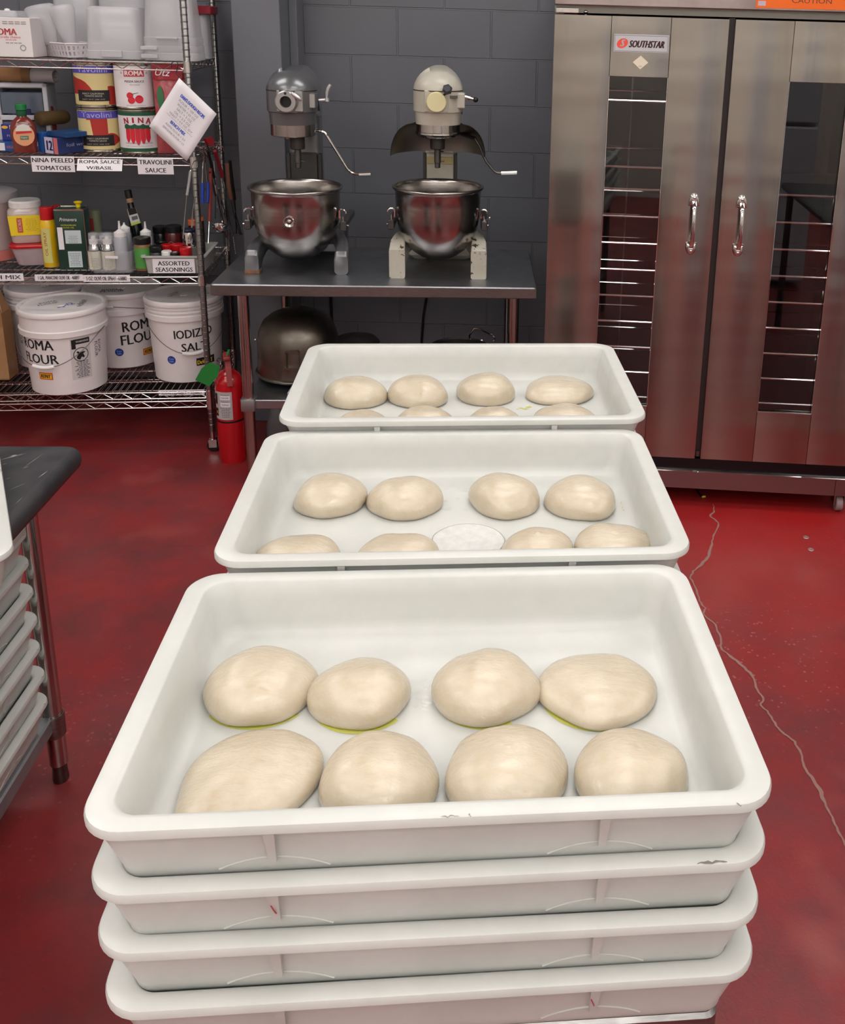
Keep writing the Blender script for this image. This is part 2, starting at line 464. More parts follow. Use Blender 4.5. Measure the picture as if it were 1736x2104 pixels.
scuff(trays['nearest', 0], 962, 1672, 968, 1678, 1.0655, .0012, 4)
scuff(trays['nearest', 0], 905, 1679, 945, 1677, 1.0655, .0008, 5)
red_mark = flat('red pen', 170, 60, 66, .7)
def rib_mark(k, sx):
    t = trays['nearest', k]; y = -(TD / 2 - .0058)
    mb = MB(); mb.tube([(sx * .156 - .002, y, .058), (sx * .156, y + .0008, .052), (sx * .156 + .002, y + .003, .045)], .0006, 5)
    mb.build('pen_mark', red_mark, t)
rib_mark(1, -1); rib_mark(3, 1)

# long steel table under the stacks
def round_leg(mb, x, y, z0, z1, r=.0205): return mb.cyl((x, y, z0), (x, y, z1), r, r, 20)
t = thing('work_table', 'stainless steel table carrying the three stacks of dough trays', 'table', (-.108, 1.347, 0), .085)
MB().loft([(.275, .60, .012, TABLE_Z - .038), (.28, .605, .014, TABLE_Z - .034), (.28, .605, .014, TABLE_Z - .004), (.276, .601, .012, TABLE_Z)], 4).build('table_top', steel, t)
for sx in (-1, 1):
    for sy in (-1, 1):
        lg = round_leg(MB(), sx * .235, sy * .56, .06, TABLE_Z - .038, .02).build('leg', steel, t)
        MB().lathe([(.014, 0), (.017, .008), (.013, .02), (.012, .062)], (sx * .235, sy * .56, 0), 16).build('foot', steel_worn, lg)
MB().loft([(.245, .57, .01, .25), (.245, .57, .01, .27)], 3).build('undershelf', steel_worn, t)

# ------------------------------------------------------------------ dough
dough_m = mat('dough', rgb(190, 177, 154), .34, col2=rgb(180, 166, 142), nscale=22, bump=.5, bscale=48, bdist=.0022, sss=.15, coat=1.0)
def wrinkle(m):
    nt = m.node_tree; N = nt.nodes; L = nt.links; b = N['Principled BSDF']
    tc = N.new('ShaderNodeTexCoord'); mp = N.new('ShaderNodeMapping'); mp.inputs['Scale'].default_value = (1, 2.6, 2.2); mp.inputs['Rotation'].default_value = (.3, .2, .6)
    L.new(tc.outputs['Object'], mp.inputs[0])
    n = N.new('ShaderNodeTexNoise'); n.inputs['Scale'].default_value = 42; n.inputs['Detail'].default_value = 5; n.inputs['Roughness'].default_value = .7; n.inputs['Distortion'].default_value = .8
    L.new(mp.outputs[0], n.inputs[0])
    bp = N.new('ShaderNodeBump'); bp.inputs['Strength'].default_value = 1; bp.inputs['Distance'].default_value = .0023
    L.new(n.outputs[0], bp.inputs['Height']); L.new(bp.outputs[0], b.inputs['Coat Normal'])
    b.inputs['Coat Roughness'].default_value = .1; b.inputs['Coat IOR'].default_value = 1.7
wrinkle(dough_m)
oil_m = flat('olive oil film', 206, 206, 84, .08, alpha=.7, coat=1)
def dough(uL, uR, vT, vB, zf, a, label, group, seed, skew=0.0, lobes=0.25, squash=.90, hmul=1.0):
    u = (uL + uR) / 2
    p = at_z(u, vB, zf); rx = px(p, (uR - uL) / 2)
    # depth grows away from the front edge: iterate once for the true centre
    ry = rx * squash
    for _ in range(3):
        c = Vector((p.x, p.y, zf)); dirv = Vector((p.x, p.y, 0)).normalized()
        c = c + dirv * ry; rx = px((c.x, c.y, zf + .02), (uR - uL) / 2); ry = rx * squash
    e = math.atan2(H - zf - .02, Vector((c.x, c.y)).length)
    top = at_y(u, vT, c.y)                       # where the view ray through the top passes over the centre
    ext = (top.z - zf) * math.cos(e)
    aa = ry * math.sin(e)
    h = math.sqrt(max(ext * ext - aa * aa, (.3 * rx) ** 2)) / math.cos(e) * hmul
    h = min(h, .78 * rx)
    rn = random.Random(seed); off = Vector((rn.uniform(0, 50), rn.uniform(0, 50), rn.uniform(0, 50)))
    mb = MB(); R, S = 22, 56; lp = []
    def shape(r, z, i):
        t = 2 * PI * i / S
        k = 1 + lobes * (.07 * math.cos(2 * t + seed) + .045 * math.cos(3 * t + seed * 2.1))
        x, y = r * rx * k * math.cos(t), r * ry * k * math.sin(t)
        d = noise.noise(Vector((x, y, z * h)) * 16 + off) * .0065 + noise.noise(Vector((x, y * .6, z * h)) * 40 + off) * .0016
        q = 1 + d / rx * 1.1
        y += skew * x
        return (x * q, y * q, max(0, z * h * (1 + d / h * .6)))
    prof = [(.86, 0), (.93, .015), (.975, .06), (.995, .13), (1.0, .20)]
    for k in range(1, R):
        f = k / R * PI / 2; prof.append((math.cos(f) ** .88, .20 + .80 * math.sin(f) ** 1.04))
    for r, z in prof: lp.append([shape(r, z, i) for i in range(S)])
    mb.loops(lp, True, False)
    top_v = mb.bm.verts.new((0, 0, h))
    mb.bm.verts.ensure_lookup_table(); ring = mb.bm.verts[len(mb.bm.verts) - 1 - S:len(mb.bm.verts) - 1]
    for i in range(S): mb.face([ring[i], ring[(i + 1) % S], top_v])
    o = mb.build('dough_ball', dough_m, None, sharp=3)
    o.location = (c.x, c.y, zf + .0004); o.rotation_euler.z = a
    tag(o, label, 'dough', group)
    return o, c, rx, ry
FLOOR_IN = -TH + .0125
G = 'balls of pizza dough in the trays'
zn, zm, zf_ = [s[4] + FLOOR_IN for s in STACKS]
res = {}
for i, (q, kw, lab) in enumerate([
    ((427, 655, 1333, 1497), {}, 'round dough ball at the left end of the back row in the nearest tray'),
    ((642, 848, 1340, 1507), dict(lobes=.4), 'dough ball second from the left in the back row of the nearest tray'),
    ((893, 1106, 1334, 1499), {}, 'smooth round dough ball third from the left in the back row of the nearest tray'),
    ((1103, 1345, 1342, 1503), dict(lobes=.9, skew=.16), 'wide slanting dough ball with a pointed right side, back right of the nearest tray'),
    ((368, 668, 1528, 1722), dict(lobes=.9, skew=.22), 'large lopsided dough ball spreading to the front left corner of the nearest tray'),
    ((662, 909, 1500, 1712), dict(lobes=.3), 'tall dough ball second from the left in the front row of the nearest tray'),
    ((910, 1168, 1493, 1702), {}, 'large domed dough ball third from the left in the front row of the nearest tray'),
    ((1168, 1405, 1497, 1694), dict(lobes=.5), 'dough ball at the right end of the front row in the nearest tray')]):
    o = dough(*q, zn, .08, lab, G, 11 + i, **kw); res[i] = o
for i, (q, kw, lab) in enumerate([
    ((603, 757, 975, 1070), {}, 'oval dough ball at the left end of the back row in the middle tray'),
    ((758, 904, 972, 1073), dict(lobes=.8), 'creased dough ball second from the left in the back row of the middle tray'),
    ((962, 1111, 967, 1070), dict(lobes=.5), 'tall dough ball third from the left in the back row of the middle tray'),
    ((1115, 1267, 981, 1074), dict(lobes=.5), 'flat-topped dough ball at the right end of the back row in the middle tray'),
    ((523, 697, 1100, 1205), {}, 'dough ball at the left end of the front row in the middle tray'),
    ((735, 905, 1095, 1200), {}, 'dough ball left of the empty round mark in the middle tray'),
    ((1027, 1177, 1081, 1180), {}, 'dough ball right of the empty round mark in the middle tray'),
    ((1177, 1343, 1076, 1176), {}, 'dough ball at the right end of the front row in the middle tray')]):
    dough(*q, zm, .08, lab, G, 31 + i, **kw)
for i, (q, kw, lab) in enumerate([
    ((668, 796, 775, 845), {}, 'dough ball at the left end of the back row in the farthest tray'),
    ((797, 921, 769, 842), dict(lobes=.7), 'wrinkled dough ball second from the left in the back row of the farthest tray'),
    ((936, 1058, 766, 838), dict(lobes=.3), 'dough ball third from the left in the back row of the farthest tray'),
    ((1074, 1219, 773, 836), dict(lobes=.4), 'wide dough ball at the right end of the back row in the farthest tray'),
    ((680, 806, 845, 915), {}, 'dough ball at the left end of the front row in the farthest tray'),
    ((811, 935, 837, 906), {}, 'dough ball second from the left in the front row of the farthest tray'),
    ((958, 1072, 836, 903), {}, 'dough ball third from the left in the front row of the farthest tray'),
    ((1093, 1226, 829, 898), {}, 'dough ball at the right end of the front row in the farthest tray')]):
    dough(*q, zf_, .08, lab, G, 51 + i, **kw)
# the round film left where one ball was lifted out
p = at_z(962, 1113, zm); r = px(p, 75); mb = MB()
rn = random.Random(5)
n = 48; ring = []
for rr, z in ((r * .97, .0003), (r, .0009), (r * .96, .0014), (r * .9, .0011)):
    ring.append([(rr * (1 + .012 * math.sin(5 * t) + .01 * math.sin(9 * t + 1)) * math.cos(t), .96 * rr * math.sin(t), z) for t in [2 * PI * k / n for k in range(n)]])
mb.loops(ring)
o = mb.build('dough_film', mat('dried dough film', rgb(204, 204, 200), .35, col2=rgb(190, 191, 188), nscale=60, bump=.6, bscale=160, bdist=.001), None, sharp=3)
o.location = (p.x, p.y, zm); tag(o, 'round translucent film left on the middle tray where a dough ball was lifted', 'dough residue')
# olive oil seeping round the balls
def oil_ring(o_, a0, a1, wd, lab):
    ob, c, rx, ry = o_; mb = MB(); a = []; b = []
    for k in range(25):
        t = a0 + (a1 - a0) * k / 24; ww = wd * math.sin(PI * k / 24)
        a.append(mb.bm.verts.new((.88 * rx * math.cos(t), .88 * ry * math.sin(t), 0))); b.append(mb.bm.verts.new(((rx + ww) * math.cos(t), (ry + ww) * math.sin(t), 0)))
    for k in range(24): mb.face([a[k], a[k + 1], b[k + 1], b[k]])
    ob2 = mb.build('olive_oil', oil_m, None, False); ob2.location = (c.x, c.y, ob.location.z + .0004); ob2.rotation_euler.z = .08
    tag(ob2, lab, 'oil')
oil_ring(res[0], -2.5, -.7, .0006, 'thin rim of olive oil under the back left dough ball of the nearest tray')
oil_ring(res[1], -2.6, -.7, .0012, 'yellow olive oil seeping out under the second dough ball of the nearest tray')
oil_ring(res[2], -2.8, -1.1, .0014, 'yellow olive oil seeping out under the third dough ball of the nearest tray')
oil_ring(res[3], -2.9, -1.4, .0014, 'yellow olive oil seeping out under the slanting dough ball of the nearest tray')
def splash(u0, u1, v0, v1, z, lab, seed, mt, n=9):
    rn = random.Random(seed); mb = MB(); c = at_z((u0 + u1) / 2, (v0 + v1) / 2, z)
    for k in range(n):
        q = at_z(rn.uniform(u0, u1), rn.uniform(v0, v1), z) - c; s = rn.uniform(.003, .008)
        vs = [mb.bm.verts.new((q.x + s * rn.uniform(.6, 1.3) * math.cos(t), q.y + .5 * s * rn.uniform(.6, 1.3) * math.sin(t), .0006 + k * .00004)) for t in [2 * PI * j / 12 for j in range(12)]]
        mb.face(vs)
    o = mb.build('olive_oil', mt, None, False); o.location = c; tag(o, lab, 'oil')
film = flat('thin oil film', 222, 223, 216, .04, alpha=.13, coat=1)
splash(852, 892, 1392, 1460, zn, 'glossy oil film between the two middle dough balls of the nearest tray', 1, film, 16)
splash(398, 424, 1412, 1450, zn, 'glossy oil film by the left wall of the nearest tray', 2, film, 10)
splash(1276, 1305, 1022, 1060, zm, 'yellow oil drops at the right end of the middle tray', 3, oil_m, 8)
splash(905, 958, 1000, 1050, zm, 'glossy oil film in the gap of the back row in the middle tray', 4, film, 12)
splash(1062, 1090, 836, 842, zf_, 'yellowish oil drops in the farthest tray', 5, oil_m, 5)

# ------------------------------------------------------------------ left work table with trays below and on it
TA = .06
dark_top = flat('dark worn table top', 66, 65, 69, .36, metal=.6, col2=rgb(84, 82, 84), nscale=5, rough2=.55)
t = thing('work_table', 'dark-topped work table at the left edge with trays on its lower shelf', 'table', (-.980, 1.948, 0), TA)
LX, LY = .80, 1.25
mb = MB().loft([(LX / 2 - .012, LY / 2 - .012, .030, .806), (LX / 2 - .002, LY / 2 - .002, .034, .812), (LX / 2, LY / 2, .034, .822), (LX / 2 - .001, LY / 2 - .001, .034, .836),
                (LX / 2 - .006, LY / 2 - .006, .034, .845), (LX / 2 - .015, LY / 2 - .015, .03, .850), (LX / 2 - .022, LY / 2 - .022, .03, .8495)], 6, (-LX / 2, -LY / 2, 0))
top = mb.build('table_top', dark_top, t, sharp=1)
scr_m = flat('scratch', 168, 166, 166, .5)
Mi = (Matrix.Translation((-.980, 1.948, 0)) @ Matrix.Rotation(TA, 4, 'Z')).inverted()
for u0, v0, u1, v1, wd in ((-4, 946, 55, 931, .0016), (20, 938, 36, 934, .0028), (46, 962, 92, 930, .0005), (46, 963, 60, 957, .0008), (9, 986, 24, 980, .0005),
                           (12, 1010, 58, 990, .0005), (78, 982, 100, 966, .001), (30, 1037, 48, 1020, .0006), (4, 955, 14, 952, .0007)):
    a, b = Mi @ at_z(u0, v0, .8501), Mi @ at_z(u1, v1, .8501); d = (b - a).normalized(); n_ = Vector((-d.y, d.x, 0)) * wd; c = (a + b) / 2
    MB().quad(a, c - n_, b, c + n_).build('scratch', scr_m, top, False)
for x in (-.117, -LX + .06):
    for y in (-.056, -LY + .08):
        lg = round_leg(MB(), x, y, .05, .81, .0205).build('leg', steel_bright, t)
        MB().lathe([(.0235, .13), (.0245, .132), (.0245, .184), (.0235, .188), (.0215, .188), (.0215, .13)], (x, y, 0), 20, cap=False).build('collar', steel, lg)
        MB().lathe([(.0, 0), (.017, .0), (.0185, .008), (.0165, .03), (.0165, .055)], (x, y, 0), 16).build('foot', steel_worn, lg)
MB().loft([(LX / 2 - .08, LY / 2 - .06, .008, .150), (LX / 2 - .075, LY / 2 - .056, .01, .153), (LX / 2 - .075, LY / 2 - .056, .01, .186), (LX / 2 - .079, LY / 2 - .060, .01, .190)], 3, (-LX / 2 - .036, -LY / 2 - .014, 0)).build('undershelf', flat('galvanised steel', 150, 152, 155, .42, metal=.6, col2=rgb(134, 136, 140), nscale=14), t)
G = 'dough trays stacked under the left table'
names_ = ['bottom one', 'second from the bottom', 'third from the bottom', 'fourth from the bottom', 'fifth from the bottom', 'sixth from the bottom', 'topmost']
rz = PI / 2 + .055
cxy = (-1.066 - TD / 2 + .018, 1.842 - TW / 2)
for k in range(7):
    copy_thing(proto, (cxy[0] + (0, .002, -.001, .001, 0, -.002, .001)[k], cxy[1], .1905 + k * .0706), rz, 'empty white dough tray under the left table, ' + names_[k], G)
zt = .1905 + 6 * .0706 + TH
mb = MB().loft([(TW / 2 - .010, TD / 2 - .010, .036, 0), (TW / 2 + .001, TD / 2 + .001, .044, .001), (TW / 2 + .002, TD / 2 + .002, .045, .012), (TW / 2 - .004, TD / 2 - .004, .04, .020), (TW / 2 - .03, TD / 2 - .03, .03, .021)], 8)
o = mb.build('tray_lid', tray_white, None, sharp=.7); o.location = (cxy[0], cxy[1], zt + .0005); o.rotation_euler.z = rz
tag(o, 'white plastic lid covering the topmost tray under the left table', 'lid')
p = at_z(21, 1090, .935); q = at_z(0, 950, .935); d = (Vector(q) - Vector(p)); ang = math.atan2(d.y, d.x) - PI / 2
cc = Vector((p.x + .036, p.y - .045, 0)) + Matrix.Rotation(ang, 3, 'Z') @ Vector((-TD / 2 - .006, TW / 2 - .03, 0))
copy_thing(proto, (cc.x, cc.y, .8505), ang + PI / 2, 'white dough tray cut off by the left picture edge, standing on the dark table', 'dough tray on the left table')

# ------------------------------------------------------------------ steel table of the two mixers
MT = .825
A0, A1 = at_z(430, 584, MT), at_z(1104, 592, MT)
ta = math.atan2(A1.y - A0.y, A1.x - A0.x); TL_ = (Vector(A1) - Vector(A0)).length; TDp = .63
t = thing('work_table', 'stainless steel table against the wall carrying the two mixers', 'table', (A0.x, A0.y, 0), ta)
top_m = flat('table top steel', 172, 174, 179, .34, metal=1, col2=rgb(150, 152, 156), nscale=5, rough2=.5)
MB().loft([(TL_ / 2 - .004, TDp / 2 - .004, .01, MT - .044), (TL_ / 2, TDp / 2, .012, MT - .040), (TL_ / 2, TDp / 2, .012, MT - .005), (TL_ / 2 - .004, TDp / 2 - .004, .01, MT)], 4, (TL_ / 2, TDp / 2, 0)).build('table_top', top_m, t, sharp=.5)
MB().box(.003, TL_ - .003, -.0015, .004, MT - .040, MT - .004).build('edge_band', steel, t, False)
legpos = [(.105, .055), (TL_ - .085, .055), (.16, TDp - .07), (TL_ - .085, TDp - .07)]
US = .352
leg_steel = flat('leg tube steel', 182, 176, 170, .17, metal=1)
for x, y in legpos:
    lg = round_leg(MB(), x, y, .05, MT - .044, .0205).build('leg', leg_steel, t)
    MB().lathe([(.0, 0), (.014, 0), (.016, .006), (.012, .02), (.013, .026), (.013, .05)], (x, y, 0), 16).build('foot', steel_worn, lg)
    MB().loft([(.026, .026, .006, US - .042), (.027, .027, .007, US - .040), (.027, .027, .007, US + .004), (.026, .026, .006, US + .006)], 3, (x, y, 0)).build('bracket', flat('cast aluminium', 150, 146, 146, .45, metal=.8), lg)
MB().loft([(TL_ / 2 - .085, TDp / 2 - .045, .006, US - .036), (TL_ / 2 - .083, TDp / 2 - .043, .008, US - .034), (TL_ / 2 - .083, TDp / 2 - .043, .008, US - .003), (TL_ / 2 - .086, TDp / 2 - .046, .006, US)], 3, (TL_ / 2 + .01, TDp / 2, 0)).build('undershelf', top_m, t)

# ------------------------------------------------------------------ the mixers
bowl_m = flat('mixing bowl steel', 178, 174, 170, .17, metal=1, col2=rgb(166, 161, 157), nscale=6, rough2=.26, bump=.03, bscale=9, stretch=(1, 1, 6))
dark_cast = flat('dark cast iron', 70, 68, 66, .5, metal=.7)
def mixer(name, lab, ucx, y0, paint_m, ring_m, second):
    fl_, fr_ = (at_z(520, 560, MT), at_z(700, 566, MT)) if not second else (at_z(816, 572, MT), at_z(983, 574, MT))
    rot = ta
    ox, oy = (fl_.x + fr_.x) / 2, (fl_.y + fr_.y) / 2
    t = thing(name, lab, 'mixer', (ox, oy, MT), rot)
    Mi = (Matrix.Translation((ox, oy, MT)) @ Matrix.Rotation(rot, 4, 'Z')).inverted()
    L = lambda u, v, y: Mi @ at_y(u, v, y)
    Y0 = oy + .085                                   # depth of the bowl's axis
    c = L(ucx, 382, Y0); bx, by = c.x, c.y
    Lz = lambda v: L(ucx, v, Y0).z
    fx = (Vector(fr_) - Vector(fl_)).length / 2
    # base: two legs running forward from the column foot
    mb = MB()
    hgt = .105 if not second else .125; wd = .026 if not second else .030
    mb.box(-fx + .02, fx - .02, .30, .40, .0, .16, b=.02)
    mb.build('base', paint_m, t)
    for s in (-1, 1):
        x = s * fx
        # the leg sweeps back and inwards under the bowl to the column foot
        path = [(1.0, 0, 0, .072, 1), (1.0, .012, 0, .090, 1), (1.0, .05, .0, .102, 1), (.98, .075, .03, .108, .95), (.93, .12, .055, .118, .9), (.80, .19, .07, .128, .9), (.58, .26, .07, .134, 1), (.30, .34, .03, .14, 1.2)] if not second else \
               [(1.0, 0, 0, .112, 1), (1.0, .006, 0, .118, 1), (1.0, .05, .0, .140, .95), (.98, .075, .04, .146, .9), (.93, .12, .07, .152, .9), (.80, .19, .08, .156, .9), (.58, .26, .08, .158, 1), (.30, .34, .03, .16, 1.2)]
        secs = []
        for fxx, yy, zl, zh, ww in path:
            cx_, cz_ = s * fx * fxx, (zl + zh) / 2; secs.append([(cx_ + a, yy, cz_ + b) for a, b in rrect(wd * ww, (zh - zl) / 2, .014 if not second else .007, 4)])
        mb = MB().loops(secs)
        lg = mb.build('leg', paint_m, t, sharp=.6)
        if not second and s < 0:
            MB().box(x - wd - .0015, x + wd + .0015, -.0035, .05, 0, .014, b=.001).build('rust_stain', flat('rusty stain', 150, 96, 56, .8, col2=rgb(100, 80, 70), nscale=60), lg)
    # column and slide
    zc = Lz(300)
    mb = MB().loft([(.075, .06, .02, .15), (.062, .055, .02, .30), (.060, .055, .02, Lz(250))], 4, (bx, by + .27, 0))
    mb.build('column', paint_m, t)
    mb = MB().box(bx - .068, bx - .056, by + .20, by + .235, .12, Lz(330)).box(bx + .056, bx + .068, by + .20, by + .235, .12, Lz(330)).build('slide_rail', dark_cast, t, False)
    MB().box(bx - .054, bx + .054, by + .193, by + .22, .10, Lz(328), b=.006).build('slide_plate', dark_cast if not second else paint_m, t)
    if second:
        MB().box(bx - .05, bx + .05, by + .185, by + .20, Lz(326), Lz(320)).build('latch_bar', chrome, t, False)
    # head
    r = px(at_y(600, 230, Y0), 50.5)
    hy = by - .0
    z1, z2, z3, z4 = Lz(276), Lz(254), Lz(228), Lz(184)
    top_z = Lz(146)
    mb = MB()
    mb.lathe([(r * .90, z2), (r * .91, z2 + .004), (r * .93, z3 - .008), (r * .955, z3 - .001), (r * .995, z3 + .001), (r, z3 + .006), (r * 1.0, z4 - .002)], (bx, hy, 0), 48)
    mb.build('gear_housing', paint_m, t)
    # domed cover: round at the front, running back as a tapering hood
    mb = MB(); secs = []
    dz = top_z - z4
    for k, (f, wf) in enumerate(((0, 1.0), (.12, .985), (.3, .94), (.5, .85), (.7, .72), (.86, .56), (.96, .42), (1.0, .34))):
        z = z4 + dz * f; lp = []
        N_ = 40
        for i in range(N_):
            a = 2 * PI * i / N_
            ca, sa = math.cos(a), math.sin(a)
            x = r * wf * ca
            if sa < 0: y = r * wf * sa
            else:
                back = .30 - .06 * f
                n_ = 3.2
                x = r * wf * (abs(ca) ** (2 / n_)) * (1 if ca > 0 else -1) * (1 - .12 * sa)
                y = back * (abs(sa) ** (2 / n_))
            lp.append((bx + x, hy + y, z + (.012 * f if sa > 0 else 0)))
        secs.append(lp)
    low = [(x, y, z4 - .10 * (1 if y > hy + .06 else 0) - (.0 if y > hy + .06 else .001)) for x, y, z in secs[0]]
    mb.loops([low] + secs)
    hood = mb.build('hood', paint_m, t, sharp=.75)
    MB().lathe([(r * 1.003, z4 - .003), (r * 1.006, z4 - .001), (r * 1.003, z4 + .001)], (bx, hy, 0), 48, cap=False).build('seam', flat('dark seam', 40, 38, 36, .7), hood)
    rr = r * .89
    if second: prof = [(rr, z2), (rr, z1 + .012), (rr * 1.03, z1 + .010), (rr * 1.04, z1 + .004), (rr * .99, z1 - .002), (rr * .90, z1 - .008), (.04, z1 - .008)]
    else: prof = [(rr, z2), (rr, z1 - .001), (rr * .96, z1 - .004), (.04, z1 - .004)]
    MB().lathe([(rr * .9, z2 + .01)] + prof, (bx, hy, 0), 48).build('drip_ring', ring_m, t)
    zs1, zs2 = Lz(306), Lz(345)
    sx = .014 if not second else -.002
    mb = MB().lathe([(.028, z1), (.028, zs1 + .003), (.026, zs1)], (bx + sx, hy, 0), 24)
    sh = mb.build('planetary_hub', dark_cast, t)
    MB().lathe([(.0125, zs1 + .001), (.0125, zs2 + .02), (.0105, zs2 + .018), (.0105, zs2 + .002), (.009, zs2)], (bx + sx, hy, 0), 16).cyl((bx + sx, hy, zs2 + .026), (bx + sx + .026, hy, zs2 + .026), .003).build('agitator_shaft', steel_worn, t)
    if not second: MB().lathe([(.003, z1 - .018), (.006, z1 - .014), (.006, z1 - .004)], (bx - .016, hy - .03, 0), 10).build('grease_nipple', flat('brass', 150, 130, 80, .3, metal=1), t)
    # attachment hub on the front
    hu, hv = ((590, 208) if not second else (897, 209))
    hc = L(hu, hv, Y0 - r); fy = hy - r
    mb = MB(); x0_, x1_ = (L(567, 208, Y0 - r).x, L(622, 208, Y0 - r).x) if not second else (L(871, 208, Y0 - r).x, L(921, 208, Y0 - r).x)
    mb.box(x0_, x1_, fy + .004, fy + .05, hc.z - .042, hc.z + .042, b=.006)
    hub = mb.build('hub_plate', paint_m if second else flat('cast metal', 170, 170, 168, .35, metal=.9), t)
    Mx = Matrix.Translation((hc.x, 0, hc.z)) @ Matrix.Rotation(PI / 2, 4, 'X')
    if not second:
        MB().lathe([(.040, -fy - .02), (.040, -fy + .028), (.036, -fy + .032), (.021, -fy + .032), (.020, -fy + .01)], (0, 0, 0), 32, Mx, cap=False).build('hub_socket', flat('cast metal', 170, 170, 168, .35, metal=.9), hub)
        MB().lathe([(.0, -fy + .006), (.0205, -fy + .006)], (0, 0, 0), 24, Mx, cap=False).build('socket_bore', black_p, hub)
        MB().lathe([(.005, -fy + .0315), (.005, -fy + .0325), (0, -fy + .0325)], (0, .030, 0), 12, Mx, cap=False).build('pin_hole', black_p, hub)
        a = L(604, 193, Y0 - r - .03); mb = MB().ball(a + Vector((.012, -.004, -.001)), .024, .009, .009)
        for v in mb.bm.verts:
            q = v.co - a; v.co = a + Matrix.Rotation(.66, 3, 'Y') @ q
        mb.cyl(a + Vector((-.008, .02, -.012)), a + Vector((.0, .0, -.004)), .006)
        mb.build('thumbscrew', flat('aluminium', 205, 205, 205, .35, metal=.8), hub)
    else:
        MB().lathe([(.036, -fy - .02), (.036, -fy + .022), (.034, -fy + .024), (0, -fy + .024)], (0, 0, 0), 32, Mx, cap=False).build('hub_cap', flat('yellowed plastic', 214, 205, 160, .5), hub)
        a = L(919, 184, Y0 - r - .02)
        MB().lathe([(.0, -.012), (.016, -.012), (.0185, -.006), (.0185, .008), (.012, .012), (0, .012)], (0, 0, 0), 6, Matrix.Translation(a) @ Matrix.Rotation(1.2, 4, 'X') @ Matrix.Rotation(.3, 4, 'Z')).cyl(a + Vector((0, .004, -.01)), a + Vector((-.016, .02, -.024)), .004).build('thumbscrew', flat('bakelite', 48, 48, 54, .4), hub, False)
        MB().box(L(921, 200, Y0 - r).x, L(940, 200, Y0 - r).x, fy + .012, fy + .03, hc.z + .012, hc.z + .022).build('name_plate', flat('grey plate', 96, 94, 88, .4, metal=.5), hub, False)
    # gear change box and lever on the right
    g = L(653 if not second else 954, 207, Y0 - .03)
    gx = bx + r
    MB().box(gx - .03, gx + .002 + (.006 if second else .0), hy - .055, hy + .01, g.z - .028, g.z + .028, b=.004).build('gear_box', paint_m if second else flat('cast metal', 170, 170, 168, .35, metal=.9), t)
    if not second:
        a, b, d, e = L(655, 206, Y0 - .03), L(673, 205, Y0 - .03), L(672, 190, Y0 - .03), L(679, 174, Y0 - .03)
        MB().cyl(a, b, .006).cyl(b - Vector((.002, 0, .006)), b + Vector((-.002, 0, .006)), .0085).tube([b + Vector((-.003, -.002, .004)), d, (d + e) / 2 + Vector((-.001, 0, .002)), e], .006, 10, rs=[.004, .0065, .0075, .006]).build('gear_lever', flat('aluminium', 205, 205, 205, .35, metal=.8), t)
    else:
        a, b, d = L(955, 199, Y0 - .03), L(966, 202, Y0 - .03), L(977, 205, Y0 - .03)
        lv = MB().cyl(a, b, .008, .008).cyl(b, d, .006, .004).build('gear_lever', chrome, t)
        MB().ball(d, .010).build('knob', black_p, lv)
    # crank handle that lifts the bowl
    C = [(650, 268), (658, 269), (667, 273), (672, 280), (715, 348), (722, 354), (730, 357), (738, 358)] if not second else [(976, 285), (985, 300), (992, 318), (1000, 333), (1014, 350), (1021, 355), (1032, 356), (1040, 356)]
    E2 = [(738, 358), (762, 357)] if not second else [(1030, 356), (1062, 355)]
    cy_ = Y0 + .06
    ck = MB().tube([L(u, v, cy_) for u, v in C], .0055, 10).build('crank', steel_bright if not second else steel_worn, t)
    MB().tube([L(u, v, cy_) for u, v in E2], .0075, 10).build('crank_grip', chrome, ck)
    MB().cyl(L(C[0][0], C[0][1], cy_), Vector((bx + .05, by + .20, Lz(280))), .008).build('crank_shaft', steel_worn, t)
    # bowl
    zr, zb = Lz(384), Lz(531)
    R = px(at_y(ucx, 384, Y0), 93.5 if not second else 92); hb = zr - zb
    pr = [(.0, 0), (R * .20, .002), (R * .42, .016), (R * .62, .042), (R * .79, .082), (R * .885, .125), (R * .925, .165), (R * .945, .22), (R * .955, hb - .012), (R * .975, hb - .008), (R * 1.0, hb - .006), (R * 1.02, hb - .001), (R * 1.02, hb + .004), (R * .995, hb + .007), (R * .965, hb + .005)]
    inn = [(R * .94, hb - .008), (R * .93, .22), (R * .91, .165), (R * .87, .127), (R * .775, .085), (R * .60, .046), (R * .40, .020), (.0, .005)]
    bw = MB().lathe([(a, zb + b) for a, b in pr + inn], (bx, by, 0), 72, cap=False).build('bowl', bowl_m, t, sharp=1.2)
    if not second:
        pz = L(593, 457, Y0 - R).z; pxx = L(593, 457, Y0 - R).x
        Mq = Matrix.Translation((pxx, 0, pz)) @ Matrix.Rotation(PI / 2, 4, 'X')
        yy = -(by - R * .95)
        MB().lathe([(.0205, yy - .008), (.0205, yy + .004), (.018, yy + .006), (.010, yy + .003), (.006, yy + .008), (0, yy + .009)], (0, 0, 0), 24, Mq, cap=False).build('alignment_boss', bowl_m, bw)
